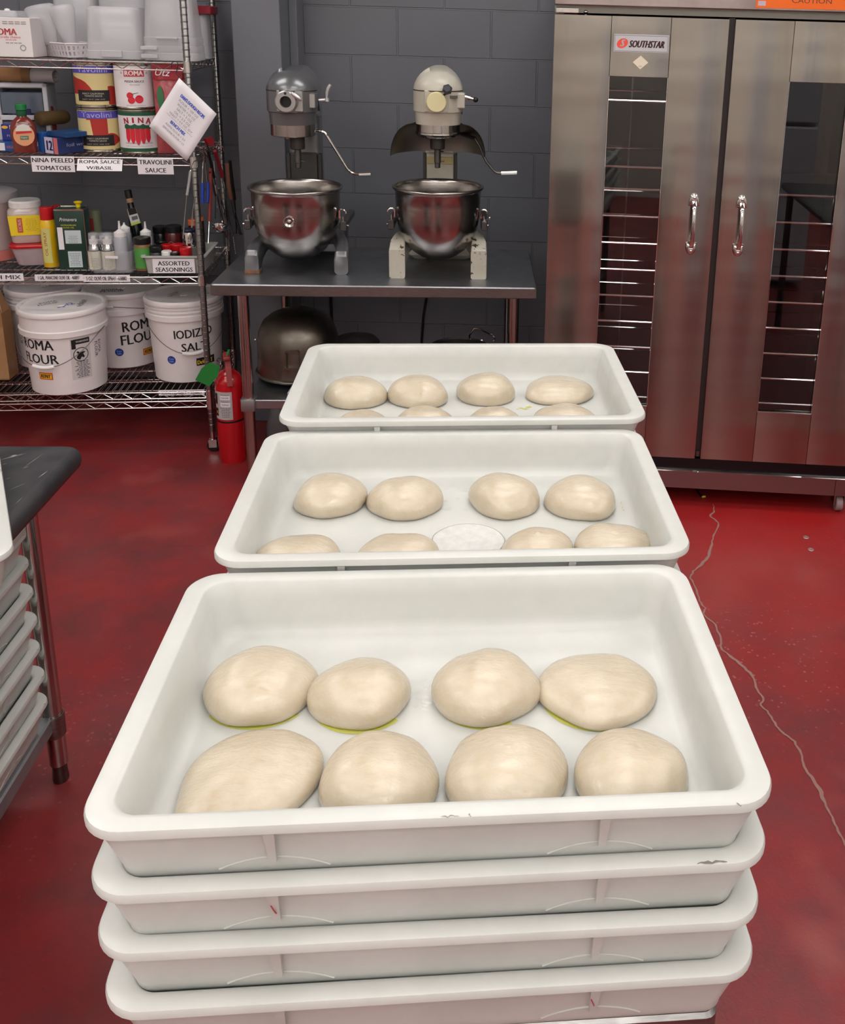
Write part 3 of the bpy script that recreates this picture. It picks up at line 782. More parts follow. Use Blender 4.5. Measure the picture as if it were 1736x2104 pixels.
    # yoke arms with clamps and pins
    for s in (-1, 1):
        xx = bx + s * (R * .96)
        za = Lz(455)
        arm = MB().box(xx + (0 if s > 0 else -.024), xx + (.024 if s > 0 else 0), by - .03, by + .24, za - .022, za + .004, b=.003).build('yoke_arm', flat('grey cast arm', 92, 90, 90, .45, metal=.5) if not second else dark_cast, t)
        MB().box(xx + (.002 if s > 0 else -.026), xx + (.026 if s > 0 else -.002), by - .035, by - .005, za - .028, za + .010, b=.003).build('clamp_block', steel_worn, arm)
        MB().cyl((xx + s * .012, by - .02, za + .008), (xx + s * .012, by - .02, za + .028), .0035).cyl((xx + s * .020, by - .02, za - .008), (xx + s * (.034 if not second else .030), by - .02, za - .008), .003).build('pin', chrome, arm)
        if second and s > 0: MB().cyl((xx + .012, by - .02, za + .008), (xx + .034, by - .03, za + .022), .0018).ball((xx + .034, by - .03, za + .023), .006).build('clamp_lever', chrome, arm)
        hk = [(xx - s * .002, by - .02, za + .046), (xx + s * .006, by - .024, za + .054), (xx + s * .016, by - .026, za + .054), (xx + s * .024, by - .026, za + .046), (xx + s * .024, by - .026, za + .040)]
        MB().tube(hk, .004, 8).box(xx + (-.002 if s > 0 else -.002), xx + .004 * s if s > 0 else xx + .002, by - .03, by - .01, za + .02, za + .052).build('bowl_ear', chrome, bw)
    # guard behind the beater of the second mixer
    if second:
        ztop, zlow = Lz(254), Lz(322)
        R0, R1 = r * 1.0, px(at_y(900, 320, Y0), 96)
        mb = MB(); prof = []
        for k in range(9):
            f = k / 8; prof.append((R0 + (R1 - R0) * (math.sin(f * PI / 2) ** .8), ztop + (zlow - ztop) * (f ** 1.6)))
        mb.lathe(prof, (bx, by, 0), 40, None, -.06, PI + .06)
        prof2 = [(a + .002, b) for a, b in reversed(prof)]
        mb.lathe(prof2, (bx, by, 0), 40, None, -.06, PI + .06)
        mb.build('bowl_guard', flat('guard steel', 150, 146, 140, .38, metal=1), t, norm=False)
        MB().box(bx - .052, bx + .052, by + .189, by + .195, Lz(352), Lz(336), b=.002).build('instruction_label', flat('faded yellow label', 160, 152, 112, .6, col2=rgb(180, 158, 110), nscale=30), t)
    return t
grey_paint = flat('grey hammer paint', 112, 113, 116, .3, metal=.55, bump=.05, bscale=120, bdist=.001, coat=.3)
cream = flat('old cream paint', 186, 182, 170, .38, col2=rgb(172, 166, 150), nscale=7, coat=.2)
def chipped():
    m = cream.copy(); m.name = 'chipped cream paint'; nt = m.node_tree; N = nt.nodes; L = nt.links; b = N['Principled BSDF']
    tc = N.new('ShaderNodeTexCoord'); n = N.new('ShaderNodeTexNoise'); n.inputs['Scale'].default_value = 26; n.inputs['Detail'].default_value = 6; n.inputs['Roughness'].default_value = .7
    L.new(tc.outputs['Object'], n.inputs[0])
    g = N.new('ShaderNodeNewGeometry'); pt = N.new('ShaderNodeMath'); pt.operation = 'ADD'
    r = N.new('ShaderNodeMapRange'); r.inputs[1].default_value = .60; r.inputs[2].default_value = .615
    L.new(n.outputs[0], r.inputs[0])
    x = N.new('ShaderNodeMix'); x.data_type = 'RGBA'; src = b.inputs['Base Color'].links[0].from_socket
    L.new(src, x.inputs[6]); x.inputs[7].default_value = rgb(62, 42, 30); L.new(r.outputs[0], x.inputs[0]); L.new(x.outputs[2], b.inputs['Base Color'])
    return m
mx1 = mixer('stand_mixer', 'grey stand mixer on the left of the steel table with an empty hub socket', 607, 3.6, grey_paint, flat('drip ring steel', 160, 150, 146, .22, metal=1), False)
mx2 = mixer('stand_mixer', 'cream stand mixer on the right with chipped legs and a bowl guard', 900, 3.6, cream, steel_bright, True)
chip = chipped()
for c in mx2.children:
    if c.name.startswith('leg') or c.name.startswith('base'): c.data.materials[0] = chip
# power cords hanging on the wall behind the table
for i, (P, lab) in enumerate(([[(876, 560), (876, 612), (870, 650), (866, 705)], 'black power cord hanging behind the table below the cream mixer'], [[(678, 575), (680, 612), (682, 660), (684, 700)], 'black power cord hanging behind the table right of the grey mixer'])):
    tag(MB().tube([at_y(u, v, YB - .0065) for u, v in P], .006, 8).build('power_cord', black_p), lab, 'cord')

# ------------------------------------------------------------------ below the mixer table
def on_under(u, v, z=US): return at_z(u, v, z)
p = at_z(612, 800, US + .028)
R = px(at_y(607, 720, 3.68), 84); base = US + .03
t = thing('mixing_bowl', 'dull steel mixing bowl turned upside down on the lower shelf', 'bowl', (at_y(612, 720, 3.68).x, 3.69, base), .1)
zt = at_y(612, 636, 3.69).z - base
pr = [(R * .99, 0), (R * 1.03, -.003), (R * 1.045, .003), (R * 1.02, .008), (R * .985, .010), (R * .975, .06), (R * .97, zt * .5), (R * .93, zt * .66), (R * .82, zt * .82), (R * .62, zt * .93), (R * .40, zt * .985), (R * .30, zt), (0, zt * .998)]
dome_m = flat('dull aluminium bowl', 128, 122, 112, .3, metal=1, col2=rgb(104, 98, 90), nscale=9, rough2=.48, bump=.15, bscale=20, bdist=.003)
bw = MB().lathe(pr, (0, 0, 0), 64, cap=False).build('bowl_body', dome_m, t, sharp=1)
for dx, z0, z1, w0, w1 in ((-.004, .155 * zt / .34, .24 * zt / .34, .024, .018),):
    yy = -R * .99
    mb = MB().box(-w0 - .004, -w0 + .001, yy - .008, yy + .03, .07, .135).box(w0 - .001, w0 + .004, yy - .008, yy + .03, .07, .135).box(-w0, w0, yy - .012, yy + .03, .132, .140).box(-w0 - .012, w0 + .012, yy - .014, yy + .03, .062, .070)
    mb.build('bowl_bracket', dome_m, bw, False)
MB().ball((-R * .99, -.02, .135), .006).build('rivet', chrome, bw)
a = at_z(565, 805, US); b_ = at_z(600, 818, US)
tag(MB().box(-.05, .09, 0, .12, 0, .022, b=.004).build('pan', flat('grey white metal', 176, 172, 174, .4), loc=(b_.x + .03, b_.y + .006, US + .0005)), 'small white pan jutting out under the upside-down bowl', 'pan')
q = at_y(730, 700, 3.75)
zz = at_y(730, 690, 3.90).z
q = at_y(732, 700, 3.90)
t = thing('mixing_bowl', 'second dull bowl just showing above the far tray, right of the dome', 'bowl', (q.x, 3.90, US + .0008))
hh = zz - US
MB().lathe([(.108, 0), (.11, .006), (.105, .01), (.104, hh * .55), (.10, hh * .75), (.085, hh * .9), (.05, hh * .97), (0, hh)], seg=48, cap=False).build('bowl_body', dome_m, t)
zz = at_y(948, 693, 3.70).z
t = thing('stock_pot', 'wide steel pot behind the far tray with a raised wire handle', 'pot', (at_y(946, 700, 3.62).x, 3.56, US + .0008))
rp = px(at_y(946, 700, 3.6), 62) ; hp = at_y(946, 696, 3.56 + rp).z - US
MB().lathe([(0, 0), (rp * .93, 0), (rp * .96, .008), (rp * .97, hp - .004), (rp * 1.02, hp), (rp * 1.02, hp + .005), (rp * .99, hp + .006), (rp * .95, hp), (rp * .94, .01), (0, .006)], seg=56, cap=False).build('pot_body', steel_worn, t)
Mi = (Matrix.Translation((t.location))).inverted()
yh = 3.56 + rp * .55
P = [(966, 697), (964, 690), (974, 675), (982, 674), (1014, 690), (1017, 694), (1014, 702)]
hd = MB().tube([Mi @ at_y(u, v, yh) for u, v in P], .0035, 8).build('handle', chrome, t)
MB().ball(Mi @ at_y(990, 700, yh - .01), .008, .006, .008).build('rivet', chrome, t)
t = thing('mixing_attachment', 'grey metal part lying on the floor under the lower shelf of the mixer table', 'machine part', (at_z(572, 905, 0).x, at_z(572, 905, 0).y, 0))
MB().loft([(.05, .08, .02, 0), (.05, .08, .02, .10), (.036, .06, .02, .17), (.02, .04, .015, .19)], 4, (.02, 0, 0)).build('housing', flat('dark grey enamel', 84, 82, 82, .45), t)

# ------------------------------------------------------------------ fire extinguisher
er = .055
p = at_z(470, 955, 0)
t = thing('fire_extinguisher', 'red fire extinguisher on the floor between the wire rack and the mixer table', 'fire extinguisher', (p.x + .002, p.y + er, 0), .33)
Mi = (Matrix.Translation(t.location) @ Matrix.Rotation(.33, 4, 'Z')).inverted(); ye = p.y + er
Lz = lambda v, u=465: at_y(u, v, ye).z
zs = Lz(783)
redm = flat('red enamel', 186, 14, 26, .22, coat=.5)
MB().lathe([(er * .93, 0), (er * .96, .012), (er, .016), (er, zs), (er * .97, zs + .012), (er * .82, zs + .030), (er * .5, zs + .046), (er * .3, zs + .052), (er * .28, zs + .06)], seg=40).build('cylinder', redm, t)
zb = Lz(857)
MB().lathe([(er + .0008, zb - .004), (er + .0016, zb - .003), (er + .0016, zb + .003), (er + .0008, zb + .004)], seg=40, cap=False).build('strap', black_p, t)
lab = MB().patch(er + .0006, -1.25, .16, Lz(852), Lz(796), 16).build('label', flat('silver label', 176, 172, 172, .5), t, norm=False)
mb = MB(); lines(mb, 14, er * .95, Lz(800) - Lz(848), .0028, on_cyl(er + .001, -.35, (Lz(800) + Lz(848)) / 2), 4); mb.build('small_print', flat('mid grey print', 112, 110, 112, .7), lab, False)
MB().patch(er + .0011, -.72, .02, Lz(826), Lz(817)).patch(er + .0011, -.72, .02, Lz(812), Lz(803)).build('warning_box', paper, lab, norm=False)
mb = MB(); mb.text('WARNING', .03, .007, on_cyl(er + .0014, -.35, Lz(821.5))); mb.text('DANGER', .03, .007, on_cyl(er + .0014, -.35, Lz(807.5))); mb.build('lettering', ink, lab, False)
MB().patch(er + .0011, -1.25, -.95, Lz(846), Lz(830)).patch(er + .0011, -1.25, -.98, Lz(822), Lz(800)).build('pictogram', black_p, lab, norm=False)
mb = MB(); mb.text('A', .010, .014, on_cyl(er + .0014, -1.06, Lz(838))); mb.build('lettering', flat('yellow', 230, 200, 40, .5), lab, False)
zv = zs + .055
vb = MB().lathe([(.013, zv), (.014, zv + .01), (.012, zv + .034), (.010, zv + .05)], seg=16).build('valve', flat('valve metal', 120, 100, 98, .35, metal=.8), t)
hl = MB().box(-.016, .012, -.05, .025, zv + .050, zv + .064, b=.003).build('carry_handle', flat('dusty red metal', 140, 52, 52, .5), t)
lv = MB().loops([[(x, y0, z0), (x2, y0, z0), (x2, y0 + .003, z0 - .004), (x, y0 + .003, z0 - .004)] for x, x2, y0, z0 in ((-.010, .012, -.03, zv + .046), (-.009, .013, -.055, zv + .02), (-.006, .014, -.075, zv - .05))]).build('lever', flat('dusty red metal', 140, 52, 52, .5), t, False)
MB().lathe([(.014, -.004), (.016, 0), (.014, .004), (0, .004)], seg=20, M=Matrix.Translation((-.024, -.006, zv + .02)) @ Matrix.Rotation(-PI / 2, 4, 'Y')).build('pressure_gauge', chrome, t)
MB().tube([(-.016, -.03, zv + .056), (-.034, -.034, zv + .058), (-.040, -.036, zv + .050), (-.034, -.034, zv + .044)], .0022, 6).build('safety_pin', steel_worn, t)
MB().tube([(0, -.03, zv + .064), (.004, -.034, zv + .076), (.010, -.036, zv + .092)], .003, 6, rs=[.002, .005, .003]).build('seal_tag', flat('green plastic', 20, 150, 80, .4), t)
P = [Mi @ at_y(u, v, ye - .07) for u, v in ((432, 744), (451, 752), (448, 772), (430, 794), (401, 781), (414, 757))]
off = Vector((0, .0012, 0))
MB().loops([P, [q + off for q in P]]).build('inspection_tag', flat('green card', 28, 118, 48, .6, bump=.15, bscale=200, bdist=.001), t, False)
MB().tube([(er * 1.0, .012, .30), (er + .014, .012, .28), (er + .016, .012, .12), (er + .012, .012, .06)], .007, 8).build('hose', black_p, t)

# ------------------------------------------------------------------ the proofing cabinet
PA = -.0574
def door_steel():
    m = D.materials.new('door steel'); m.use_nodes = True; nt = m.node_tree; N = nt.nodes; L = nt.links; b = N['Principled BSDF']
    b.inputs['Metallic'].default_value = 1; b.inputs['Base Color'].default_value = rgb(166, 162, 155)
    tc = N.new('ShaderNodeTexCoord')
    mp = N.new('ShaderNodeMapping'); mp.inputs['Scale'].default_value = (.45, 1, 2.4); L.new(tc.outputs['Object'], mp.inputs[0])
    n = N.new('ShaderNodeTexNoise'); n.inputs['Scale'].default_value = 3.2; n.inputs['Detail'].default_value = 1; L.new(mp.outputs[0], n.inputs[0])
    bp = N.new('ShaderNodeBump'); bp.inputs['Strength'].default_value = .55; bp.inputs['Distance'].default_value = .008; L.new(n.outputs[0], bp.inputs['Height'])
    L.new(bp.outputs[0], b.inputs['Normal'])
    mp2 = N.new('ShaderNodeMapping'); mp2.inputs['Scale'].default_value = (160, 160, 2.5); L.new(tc.outputs['Object'], mp2.inputs[0])
    n2 = N.new('ShaderNodeTexNoise'); n2.inputs['Scale'].default_value = 1; n2.inputs['Detail'].default_value = 2; L.new(mp2.outputs[0], n2.inputs[0])
    r = N.new('ShaderNodeMapRange'); r.inputs[3].default_value = .13; r.inputs[4].default_value = .24; L.new(n2.outputs[0], r.inputs[0]); L.new(r.outputs[0], b.inputs['Roughness'])
    return m
door_m = door_steel()
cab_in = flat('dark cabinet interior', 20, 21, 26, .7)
t = thing('proofing_cabinet', 'tall stainless steel two-door proofing cabinet with glass windows on the right', 'proofing cabinet', (.055, 3.3635, 0), PA)
CW, CD, CT = 1.20, .84, 1.98
mb = MB()
mb.box(0, .03, .05, CD, .20, CT).box(CW - .03, CW, .05, CD, .20, CT).box(.03, CW - .03, CD - .03, CD, .20, CT).box(.03, CW - .03, .05, CD - .03, .20, .23).box(.03, CW - .03, .05, CD - .03, 1.83, CT)
mb.build('cabinet_body', steel, t, False)
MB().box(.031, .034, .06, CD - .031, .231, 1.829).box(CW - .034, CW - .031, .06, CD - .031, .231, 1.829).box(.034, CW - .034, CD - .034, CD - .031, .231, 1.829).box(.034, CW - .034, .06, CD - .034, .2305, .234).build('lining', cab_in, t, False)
MB().box(0, CW, .012, .05, 1.818, 1.842).build('top_rail', flat('greenish grey steel', 120, 118, 112, .3, metal=1), t, False)  # frame strip between control panel and doors, greenish grey steel
header_m = flat('header steel', 168, 156, 154, .3, metal=1, col2=rgb(140, 128, 126), nscale=4)
hd = MB().box(0, CW, -.022, .05, 1.842, CT, b=.003).build('control_panel', header_m, t)
og = MB().box(.668, .965, -.0245, -.0222, 1.850, 1.93).build('orange_sign', flat('orange sign', 240, 106, 8, .45), hd, False)
mb = MB()
for k, (tx, x, w_, zz) in enumerate((('230', .700, .03, 1.862), ('B', .765, .012, 1.864), ('a', .783, .012, 1.863))): pass
mb.text('CAUTION', .13, .016, on_flat(.85, -.0248, 1.8765)); mb.build('lettering', flat('sign print', 90, 60, 50, .6), og, False)
MB().box(.675, .70, -.0248, -.0246, 1.857, 1.872).build('barcode', flat('lilac sticker', 190, 180, 200, .6), og, False)
hin = MB().box(.004, .082, -.012, .012, 1.816, 1.834, b=.002).cyl((.02, -.0125, 1.826), (.02, -.016, 1.826), .004).cyl((.06, -.0125, 1.826), (.06, -.016, 1.826), .004).build('hinge', chrome, t)
MB().ball((.105, .008, 1.822), .008, .006, .005).build('bolt', chrome, t)
def door(x0, left):
    zb, zt, W = .196, 1.813, .59
    wx0, wx1 = (.195, .395) if left else (.198, .398)
    wz0, wz1 = .402, 1.612
    r = MB()
    # face panels around the window opening; each strip is a folded sheet
    r.box(x0, x0 + wx0 - .0008, 0, .045, zb, zt, b=.0025)
    o = r.box(x0 + wx1 + .0008, x0 + W, 0, .045, zb, zt, b=.0025).build('door', door_m, t, sharp=.5)
    MB().box(x0 + wx0, x0 + wx1, .001, .045, wz1, zt - .001, b=.001).build('door_panel', door_m, o, sharp=.5); MB().box(x0 + wx0, x0 + wx1, .001, .045, zb + .001, wz0, b=.001).build('door_panel', door_m, o, sharp=.5)
    gl = D.materials.get('window glass') or mat('window glass', (.9, .92, .93, 1), 0.0, trans=1.0, ior=1.5)
    MB().box(x0 + wx0, x0 + wx1, .012, .016, wz0, wz1).build('window_glass', gl, o, False)
    MB().box(x0 + wx0, x0 + wx1, .002, .006, wz0 - .002, wz0 + .002).box(x0 + wx0 - .001, x0 + wx0 + .001, .0005, .010, wz0, wz1).box(x0 + wx1 - .001, x0 + wx1 + .001, .0005, .010, wz0, wz1).build('window_trim', chrome, o, False)
    # pull handle: two cast feet and a waisted bar
    hx = x0 + (.515 if left else .072); zc = 1.107
    ft = MB()
    for s in (1, -1):
        pts = []
        for k in range(17):
            a = PI * k / 16; pts.append((hx + .019 * math.cos(a), zc + s * (.083 + .028 * math.sin(a))))
        pts += [(hx - .019, zc + s * .066), (hx - .011, zc + s * .066), (hx - .010, zc + s * .080), (hx + .010, zc + s * .080), (hx + .011, zc + s * .066), (hx + .019, zc + s * .066)] if s < 0 else [(hx - .020, zc + s * .066), (hx + .020, zc + s * .066)]
        cz0 = sum(p[1] for p in pts) / len(pts)
        ft = MB().loops([[(hx + (p[0] - hx) * k, y, cz0 + (p[1] - cz0) * k) for p in pts] for k, y in ((1.0, 0), (1.0, -.004), (.92, -.009), (.72, -.013), (.5, -.014))])
        ft.ball((hx, -.0135, zc + s * .096), .0055, .003, .0055, 12, 8)
        f_ = ft.build('handle_foot' if s < 0 else 'handle', chrome, o, sharp=.9)
        if s > 0: h = f_
    sec = []
    for f in [k / 12 for k in range(13)]:
        z = zc - .085 + .17 * f; y = -.010 - .030 * math.sin(PI * f) ** .5; wx = .0085 - .002 * math.sin(PI * f); 
        sec.append([(hx + wx * math.cos(a), y + .005 * math.sin(a), z) for a in [2 * PI * j / 12 for j in range(12)]])
    MB().loops(sec).build('grip', chrome, h)
    return o
d1 = door(0, True); d2 = door(.61, False)
MB().box(.590, .610, .018, .05, .20, 1.815).build('centre_post', flat('dark gasket', 44, 34, 34, .5), t, False)
MB().box(.594, .606, .006, .018, .205, .228).build('door_stop', steel_worn, t, False)
# name plate
pl = MB().box(.205, .391, -.003, 0.001, 1.693, 1.753, b=.001).build('name_plate', flat('plate silver', 196, 196, 202, .3, metal=.5), d1)
MB().box(.208, .388, -.0034, -.0031, 1.6965, 1.698).box(.208, .388, -.0034, -.0031, 1.748, 1.7495).box(.208, .2092, -.0034, -.0031, 1.698, 1.748).box(.3868, .388, -.0034, -.0031, 1.698, 1.748).build('border', flat('plate line', 120, 120, 124, .5), pl, False)
mb = MB(); mb.text('SOUTHSTAR', .118, .023, on_flat(.316, -.0036, 1.7215), bold=.022, shear=.35); mb.build('lettering', flat('dark maroon print', 60, 10, 16, .5), pl, False)
mb = MB(); c = []
for k in range(28):
    a = 2 * PI * k / 28; x, z = .0185 * math.cos(a), .0165 * math.sin(a); c.append((.234 + x + z * .25, -.0036, 1.7225 + z))
mb.face([mb.bm.verts.new(p) for p in c]); mb.build('emblem', flat('coral red', 238, 80, 62, .4), pl, False)
mb = MB(); mb.text('S', .015, .024, on_flat(.235, -.0040, 1.7235), shear=.4, bold=.02); mb.build('emblem_letter', flat('plate silver', 196, 196, 202, .3, metal=.5), pl, False)
q = .0265
dm = MB().prism([(.299 - q, 1.661), (.299, 1.661 - q * .86), (.299 + q, 1.661), (.299, 1.661 + q * .86)], -.002, .001, 'y').build('diamond_sticker', flat('cream sticker', 228, 216, 196, .5), d1, False)
mb = MB(); mb.text('NSF', .010, .003, on_flat(.299, -.0022, 1.648)); mb.build('lettering', ink_grey, dm, False)
# runners inside
for xw in (.04, .62):
    for z in [1.221 - .0987 * k for k in range(9)] + ([1.53, 1.30] if xw < .5 else []):
        for zz, yy in ((z, .022),):
            MB().tube([(xw, yy, zz), (xw + .54, yy, zz)], .0045, 8).tube([(xw, yy + .55, zz), (xw + .54, yy + .55, zz)], .004, 8).build('pan_runner', chrome, t)
    MB().box(xw + .262, xw + .268, .70, .706, .25, 1.80).build('upright', steel_worn, t, False)
# plinth
MB().box(0, CW, .004, .05, .152, .196).build('threshold', flat('dark threshold', 42, 42, 46, .2, metal=.8), t, False)
MB().loops([[(0, -.012, .148), (0, -.004, .152), (0, .05, .160), (0, .05, .148)], [(CW, -.012, .148), (CW, -.004, .152), (CW, .05, .160), (CW, .05, .148)]]).build('drip_edge', chrome, t, False)
MB().box(0, 1.124, -.010, CD, .078, .148).box(1.126, CW, -.010, CD, .078, .148).build('plinth', flat('plinth steel', 140, 118, 118, .35, metal=.9), t, False)
whl = flat('grey rubber', 150, 132, 132, .5)
for x in (.06, 1.155):
    for y in (.03, CD - .06):
        cs = MB().box(x - .022, x - .016, y - .02, y + .03, .03, .078).box(x + .016, x + .022, y - .02, y + .03, .03, .078).box(x - .022, x + .022, y - .02, y + .03, .070, .078).build('caster', steel, t, False)
        MB().lathe([(.008, -.013), (.029, -.013), (.032, -.010), (.032, .010), (.029, .013), (.008, .013)], seg=28, M=Matrix.Translation((x, y, .032)) @ Matrix.Rotation(PI / 2, 4, 'Y')).build('wheel', whl, cs)
tag(MB().tube([at_z(u, v, .006) for u, v in ((1432, 985), (1432, 1008), (1438, 1016), (1444, 1020))], .0035, 6).build('cord', black_p), 'thin dark cord lying on the floor under the proofing cabinet', 'cord')
tag(MB().tube([at_z(1442, 1021, .006), at_z(1449, 1020, .006)], .004, 6).build('cord_plug', flat('yellow plastic', 200, 190, 60, .5)), 'tiny yellow plug on the floor under the proofing cabinet', 'plug')
for i, (u, v) in enumerate(((1656, 1104), (1666, 1129))):
    tag(MB().lathe([(0, .001), (.006, .001), (.009, .0015), (.011, 0)], seg=20).build('floor_bolt', flat('bolt cap', 170, 150, 150, .4, metal=.6), loc=at_z(u, v, 0)), ('round metal bolt head set in the red floor, the one nearer the cabinet', 'round metal bolt head set in the red floor, the one farther from the cabinet')[i], 'bolt')
# what the glass and steel mirror: a grey refrigerator and a dark table on the right, outside the picture
t = thing('refrigerator', 'grey two-door refrigerator standing by the right side of the room', 'refrigerator', (1.20, -.42, 0), -.03)
fr = flat('refrigerator grey', 216, 218, 226, .35)
MB().box(-.36, .36, -.36, .33, .03, 1.80, b=.01).build('cabinet_body', fr, t)
MB().box(-.355, .355, .335, .39, .05, 1.15, b=.012).build('door', fr, t); MB().box(-.355, .355, .335, .39, 1.175, 1.79, b=.012).build('door', fr, t)
t = thing('side_table', 'dark-topped table in the right part of the room', 'table', (1.64, 1.55, 0), -.06)
MB().box(-.38, .38, -.70, .70, .86, .90, b=.01).build('table_top', dark_top, t)
for x in (-.33, .33):
    for y in (-.64, .64): round_leg(MB(), x, y, 0, .86, .02).build('leg', steel_worn, t)

# ------------------------------------------------------------------ the wire rack
RX, RY, RA = -1.322, 3.70, .12
RW, RD = 1.52, .525
def at_x(u, v, x):
    r = ray(u, v); p = r * (x / r.x); p.z += H; return p
def facing(p): return math.atan2(-p[0], p[1])
S1, S2, S3, S4, S5 = 1.600, 1.240, .765, .272, .232
wire_m = flat('chromed wire', 205, 203, 200, .16, metal=1)
rack = thing('wire_rack', 'chrome wire shelving rack full of kitchen supplies by the back wall', 'shelving rack', (RX, RY, 0), RA)
for x in (0, -RW):
    for y in (0, RD):
        mb = MB().lathe([(.0125, .09), (.0125, 1.95), (.010, 1.955)], (x, y, 0), 16)
        for k in range(72):
            z = .12 + k * .0254
            if z > 1.9: break
            mb.lathe([(.0120, z), (.0142, z + .0015), (.0142, z + .0035), (.0120, z + .005)], (x, y, 0), 16, cap=False)
        mb.build('post', steel, rack)
        cs = MB().lathe([(.006, .05), (.010, .055), (.011, .09)], (x, y, 0), 12).box(x - .016, x + .016, y - .012, y - .009, .02, .056).box(x - .016, x + .016, y + .009, y + .012, .02, .056).build('caster', chrome, rack)
        MB().lathe([(.004, -.008), (.022, -.008), (.025, -.005), (.025, .005), (.022, .008), (.004, .008)], seg=24, M=Matrix.Translation((x, y, .025)) @ Matrix.Rotation(PI / 2, 4, 'X')).build('wheel', black_p, cs)
def shelf(z, last=False):
    mb = MB(); r = .0030
    e = .012
    for y in (0, RD):
        for zz in (z - .004, z - .031): mb.tube([(-e, y, zz), (-RW + e, y, zz)], r, 8)
        n = 40; zz_ = []
        for k in range(n + 1): zz_.append((-e - (RW - 2 * e) * k / n, y, z - .006 if k % 2 else z - .029))
        mb.tube(zz_, .0022, 6)
    for x in (0, -RW):
        for zz in (z - .004, z - .031): mb.tube([(x, e, zz), (x, RD - e, zz)], r, 8)
        n = 14; zz_ = []
        for k in range(n + 1): zz_.append((x, e + (RD - 2 * e) * k / n, z - .006 if k % 2 else z - .029))
        mb.tube(zz_, .0022, 6)
    for x in (0, -RW):
        for y in (0, RD): mb.lathe([(.0127, z - .040), (.0165, z - .038), (.0150, z + .004), (.0127, z + .005)], (x, y, 0), 16, cap=False)
    for y in (RD * .25, RD * .5, RD * .75): mb.tube([(0, y, z - .007), (-RW, y, z - .007)], .0028, 6)
    k = 0; x = -.028
    while x > -RW + .01:
        mb.tube([(x, .0, z - .0035), (x, RD, z - .0035)], .0016, 6); x -= .0262
    return mb.build('shelf', wire_m, rack)
for z in (S1, S2, S3, S4, S5): shelf(z)

def spot(u, v, z, rpx):
    p = at_z(u, v, z); R = px(p, rpx)
    d = Vector((p.x, p.y, 0)).normalized()
    for _ in range(2): R = px(p + d * R, rpx)
    c = p + d * R; return Vector((c.x, c.y, z)), R, p
def strip(mb, R, pts, c=(0, 0)):                     # (angle, low, high) patch following a can
    a = [mb.bm.verts.new((c[0] + R * math.sin(t), c[1] - R * math.cos(t), l)) for t, l, h in pts]
    b = [mb.bm.verts.new((c[0] + R * math.sin(t), c[1] - R * math.cos(t), h)) for t, l, h in pts]
    for i in range(len(pts) - 1): mb.face([a[i], a[i + 1], b[i + 1], b[i]])
# ---- cans
tin = flat('tin plate', 190, 184, 168, .2, metal=1)
def can(u, v, z, rpx, h, label, name='food_can'):
    c, R, p = spot(u, v, z, rpx)
    t = thing(name, label, 'can', (c.x, c.y, z + .0006), facing(c), 'large food cans on the second shelf')
    MB().lathe([(R * .96, 0), (R * 1.0, .002), (R * 1.0, .006), (R * .975, .008), (R * .975, h - .008), (R * 1.0, h - .006), (R * 1.0, h - .001), (R * .97, h), (R * .95, h - .004), (0, h - .005)], seg=48).build('can_body', tin, t)
    return t, R * .975, c
CH = .172
cream_l = flat('cream label', 214, 196, 140, .5); dred = flat('tomato red label', 168, 44, 36, .5); vio = flat('violet label', 84, 78, 176, .5); blk = flat('black label', 30, 28, 30, .5)
dk_green = flat('dark green label', 30, 84, 58, .5)
def tavolini(u, v, z, label, k):
    t, R, c = can(u, v, z, 41, CH, label)
    lb = MB().patch(R + .0005, -1.9, 1.9, .012, CH - .010, 40).build('label', cream_l, t, norm=False)
    mb = MB()
    if k == 0:
        strip(mb, R + .0009, [(-1.7 + q * .2, .052 + (.05 if q < 7 else .0) * 0, max(.056, CH - .045 - .004 * q - max(0, (q - 5)) ** 2 * .0045)) for q in range(12)])
        strip(mb, R + .0010, [(.55 + q * .1, .012, .05 + .014 * math.sin(q / 8 * PI) + .004 * (8 - q)) for q in range(9)])
    else:
        strip(mb, R + .0009, [(-.65 + q * .1, .06 if q > 2 else CH - .045, CH - .04) for q in range(11)])
        strip(mb, R + .0010, [(.1 + q * .1, .025 + .02 * abs(q - 5) / 5, .075 - .022 * ((q - 4) / 5) ** 2) for q in range(10)])
    mb.build('red_panel', dred, lb, norm=False)
    MB().patch(R + .0013, -1.35 if k else -1.8, 1.15 if k else 1.8, CH - .040, CH - .012, 24).build('violet_band', vio, lb, norm=False)
    MB().patch(R + .0014, -.98, .62, .026, .068, 16).build('black_panel', blk, lb, norm=False)
    mb = MB(); mb.text('Tavolini', R * 1.5, .021, on_cyl(R + .0018, -.15, CH - .026)); mb.build('brand_lettering', flat('pale lilac print', 178, 176, 220, .5), lb, False)
    mb = MB(); mb.text('FANCY CALIFORNIA', R * 1.05, .006, on_cyl(R + .0019, -.18, .055)); mb.text('TOMATO SAUCE', R * .85, .006, on_cyl(R + .0019, -.18, .046)); mb.text('NET WT 106 OZ', R * 1.1, .003, on_cyl(R + .0019, -.18, .033)); mb.build('lettering', flat('off white print', 200, 190, 180, .5), lb, False)
    return t
c0, R0_, _ = spot(211, 314, S2, 41)
tavolini(211, 314, S2, 'lower violet and cream tomato sauce can, carrying another one on top', 1)
def above(u, v, rpx, z0, h, du):                     # a can standing on the one below
    c, R, p = spot(u, v, z0, rpx); return c
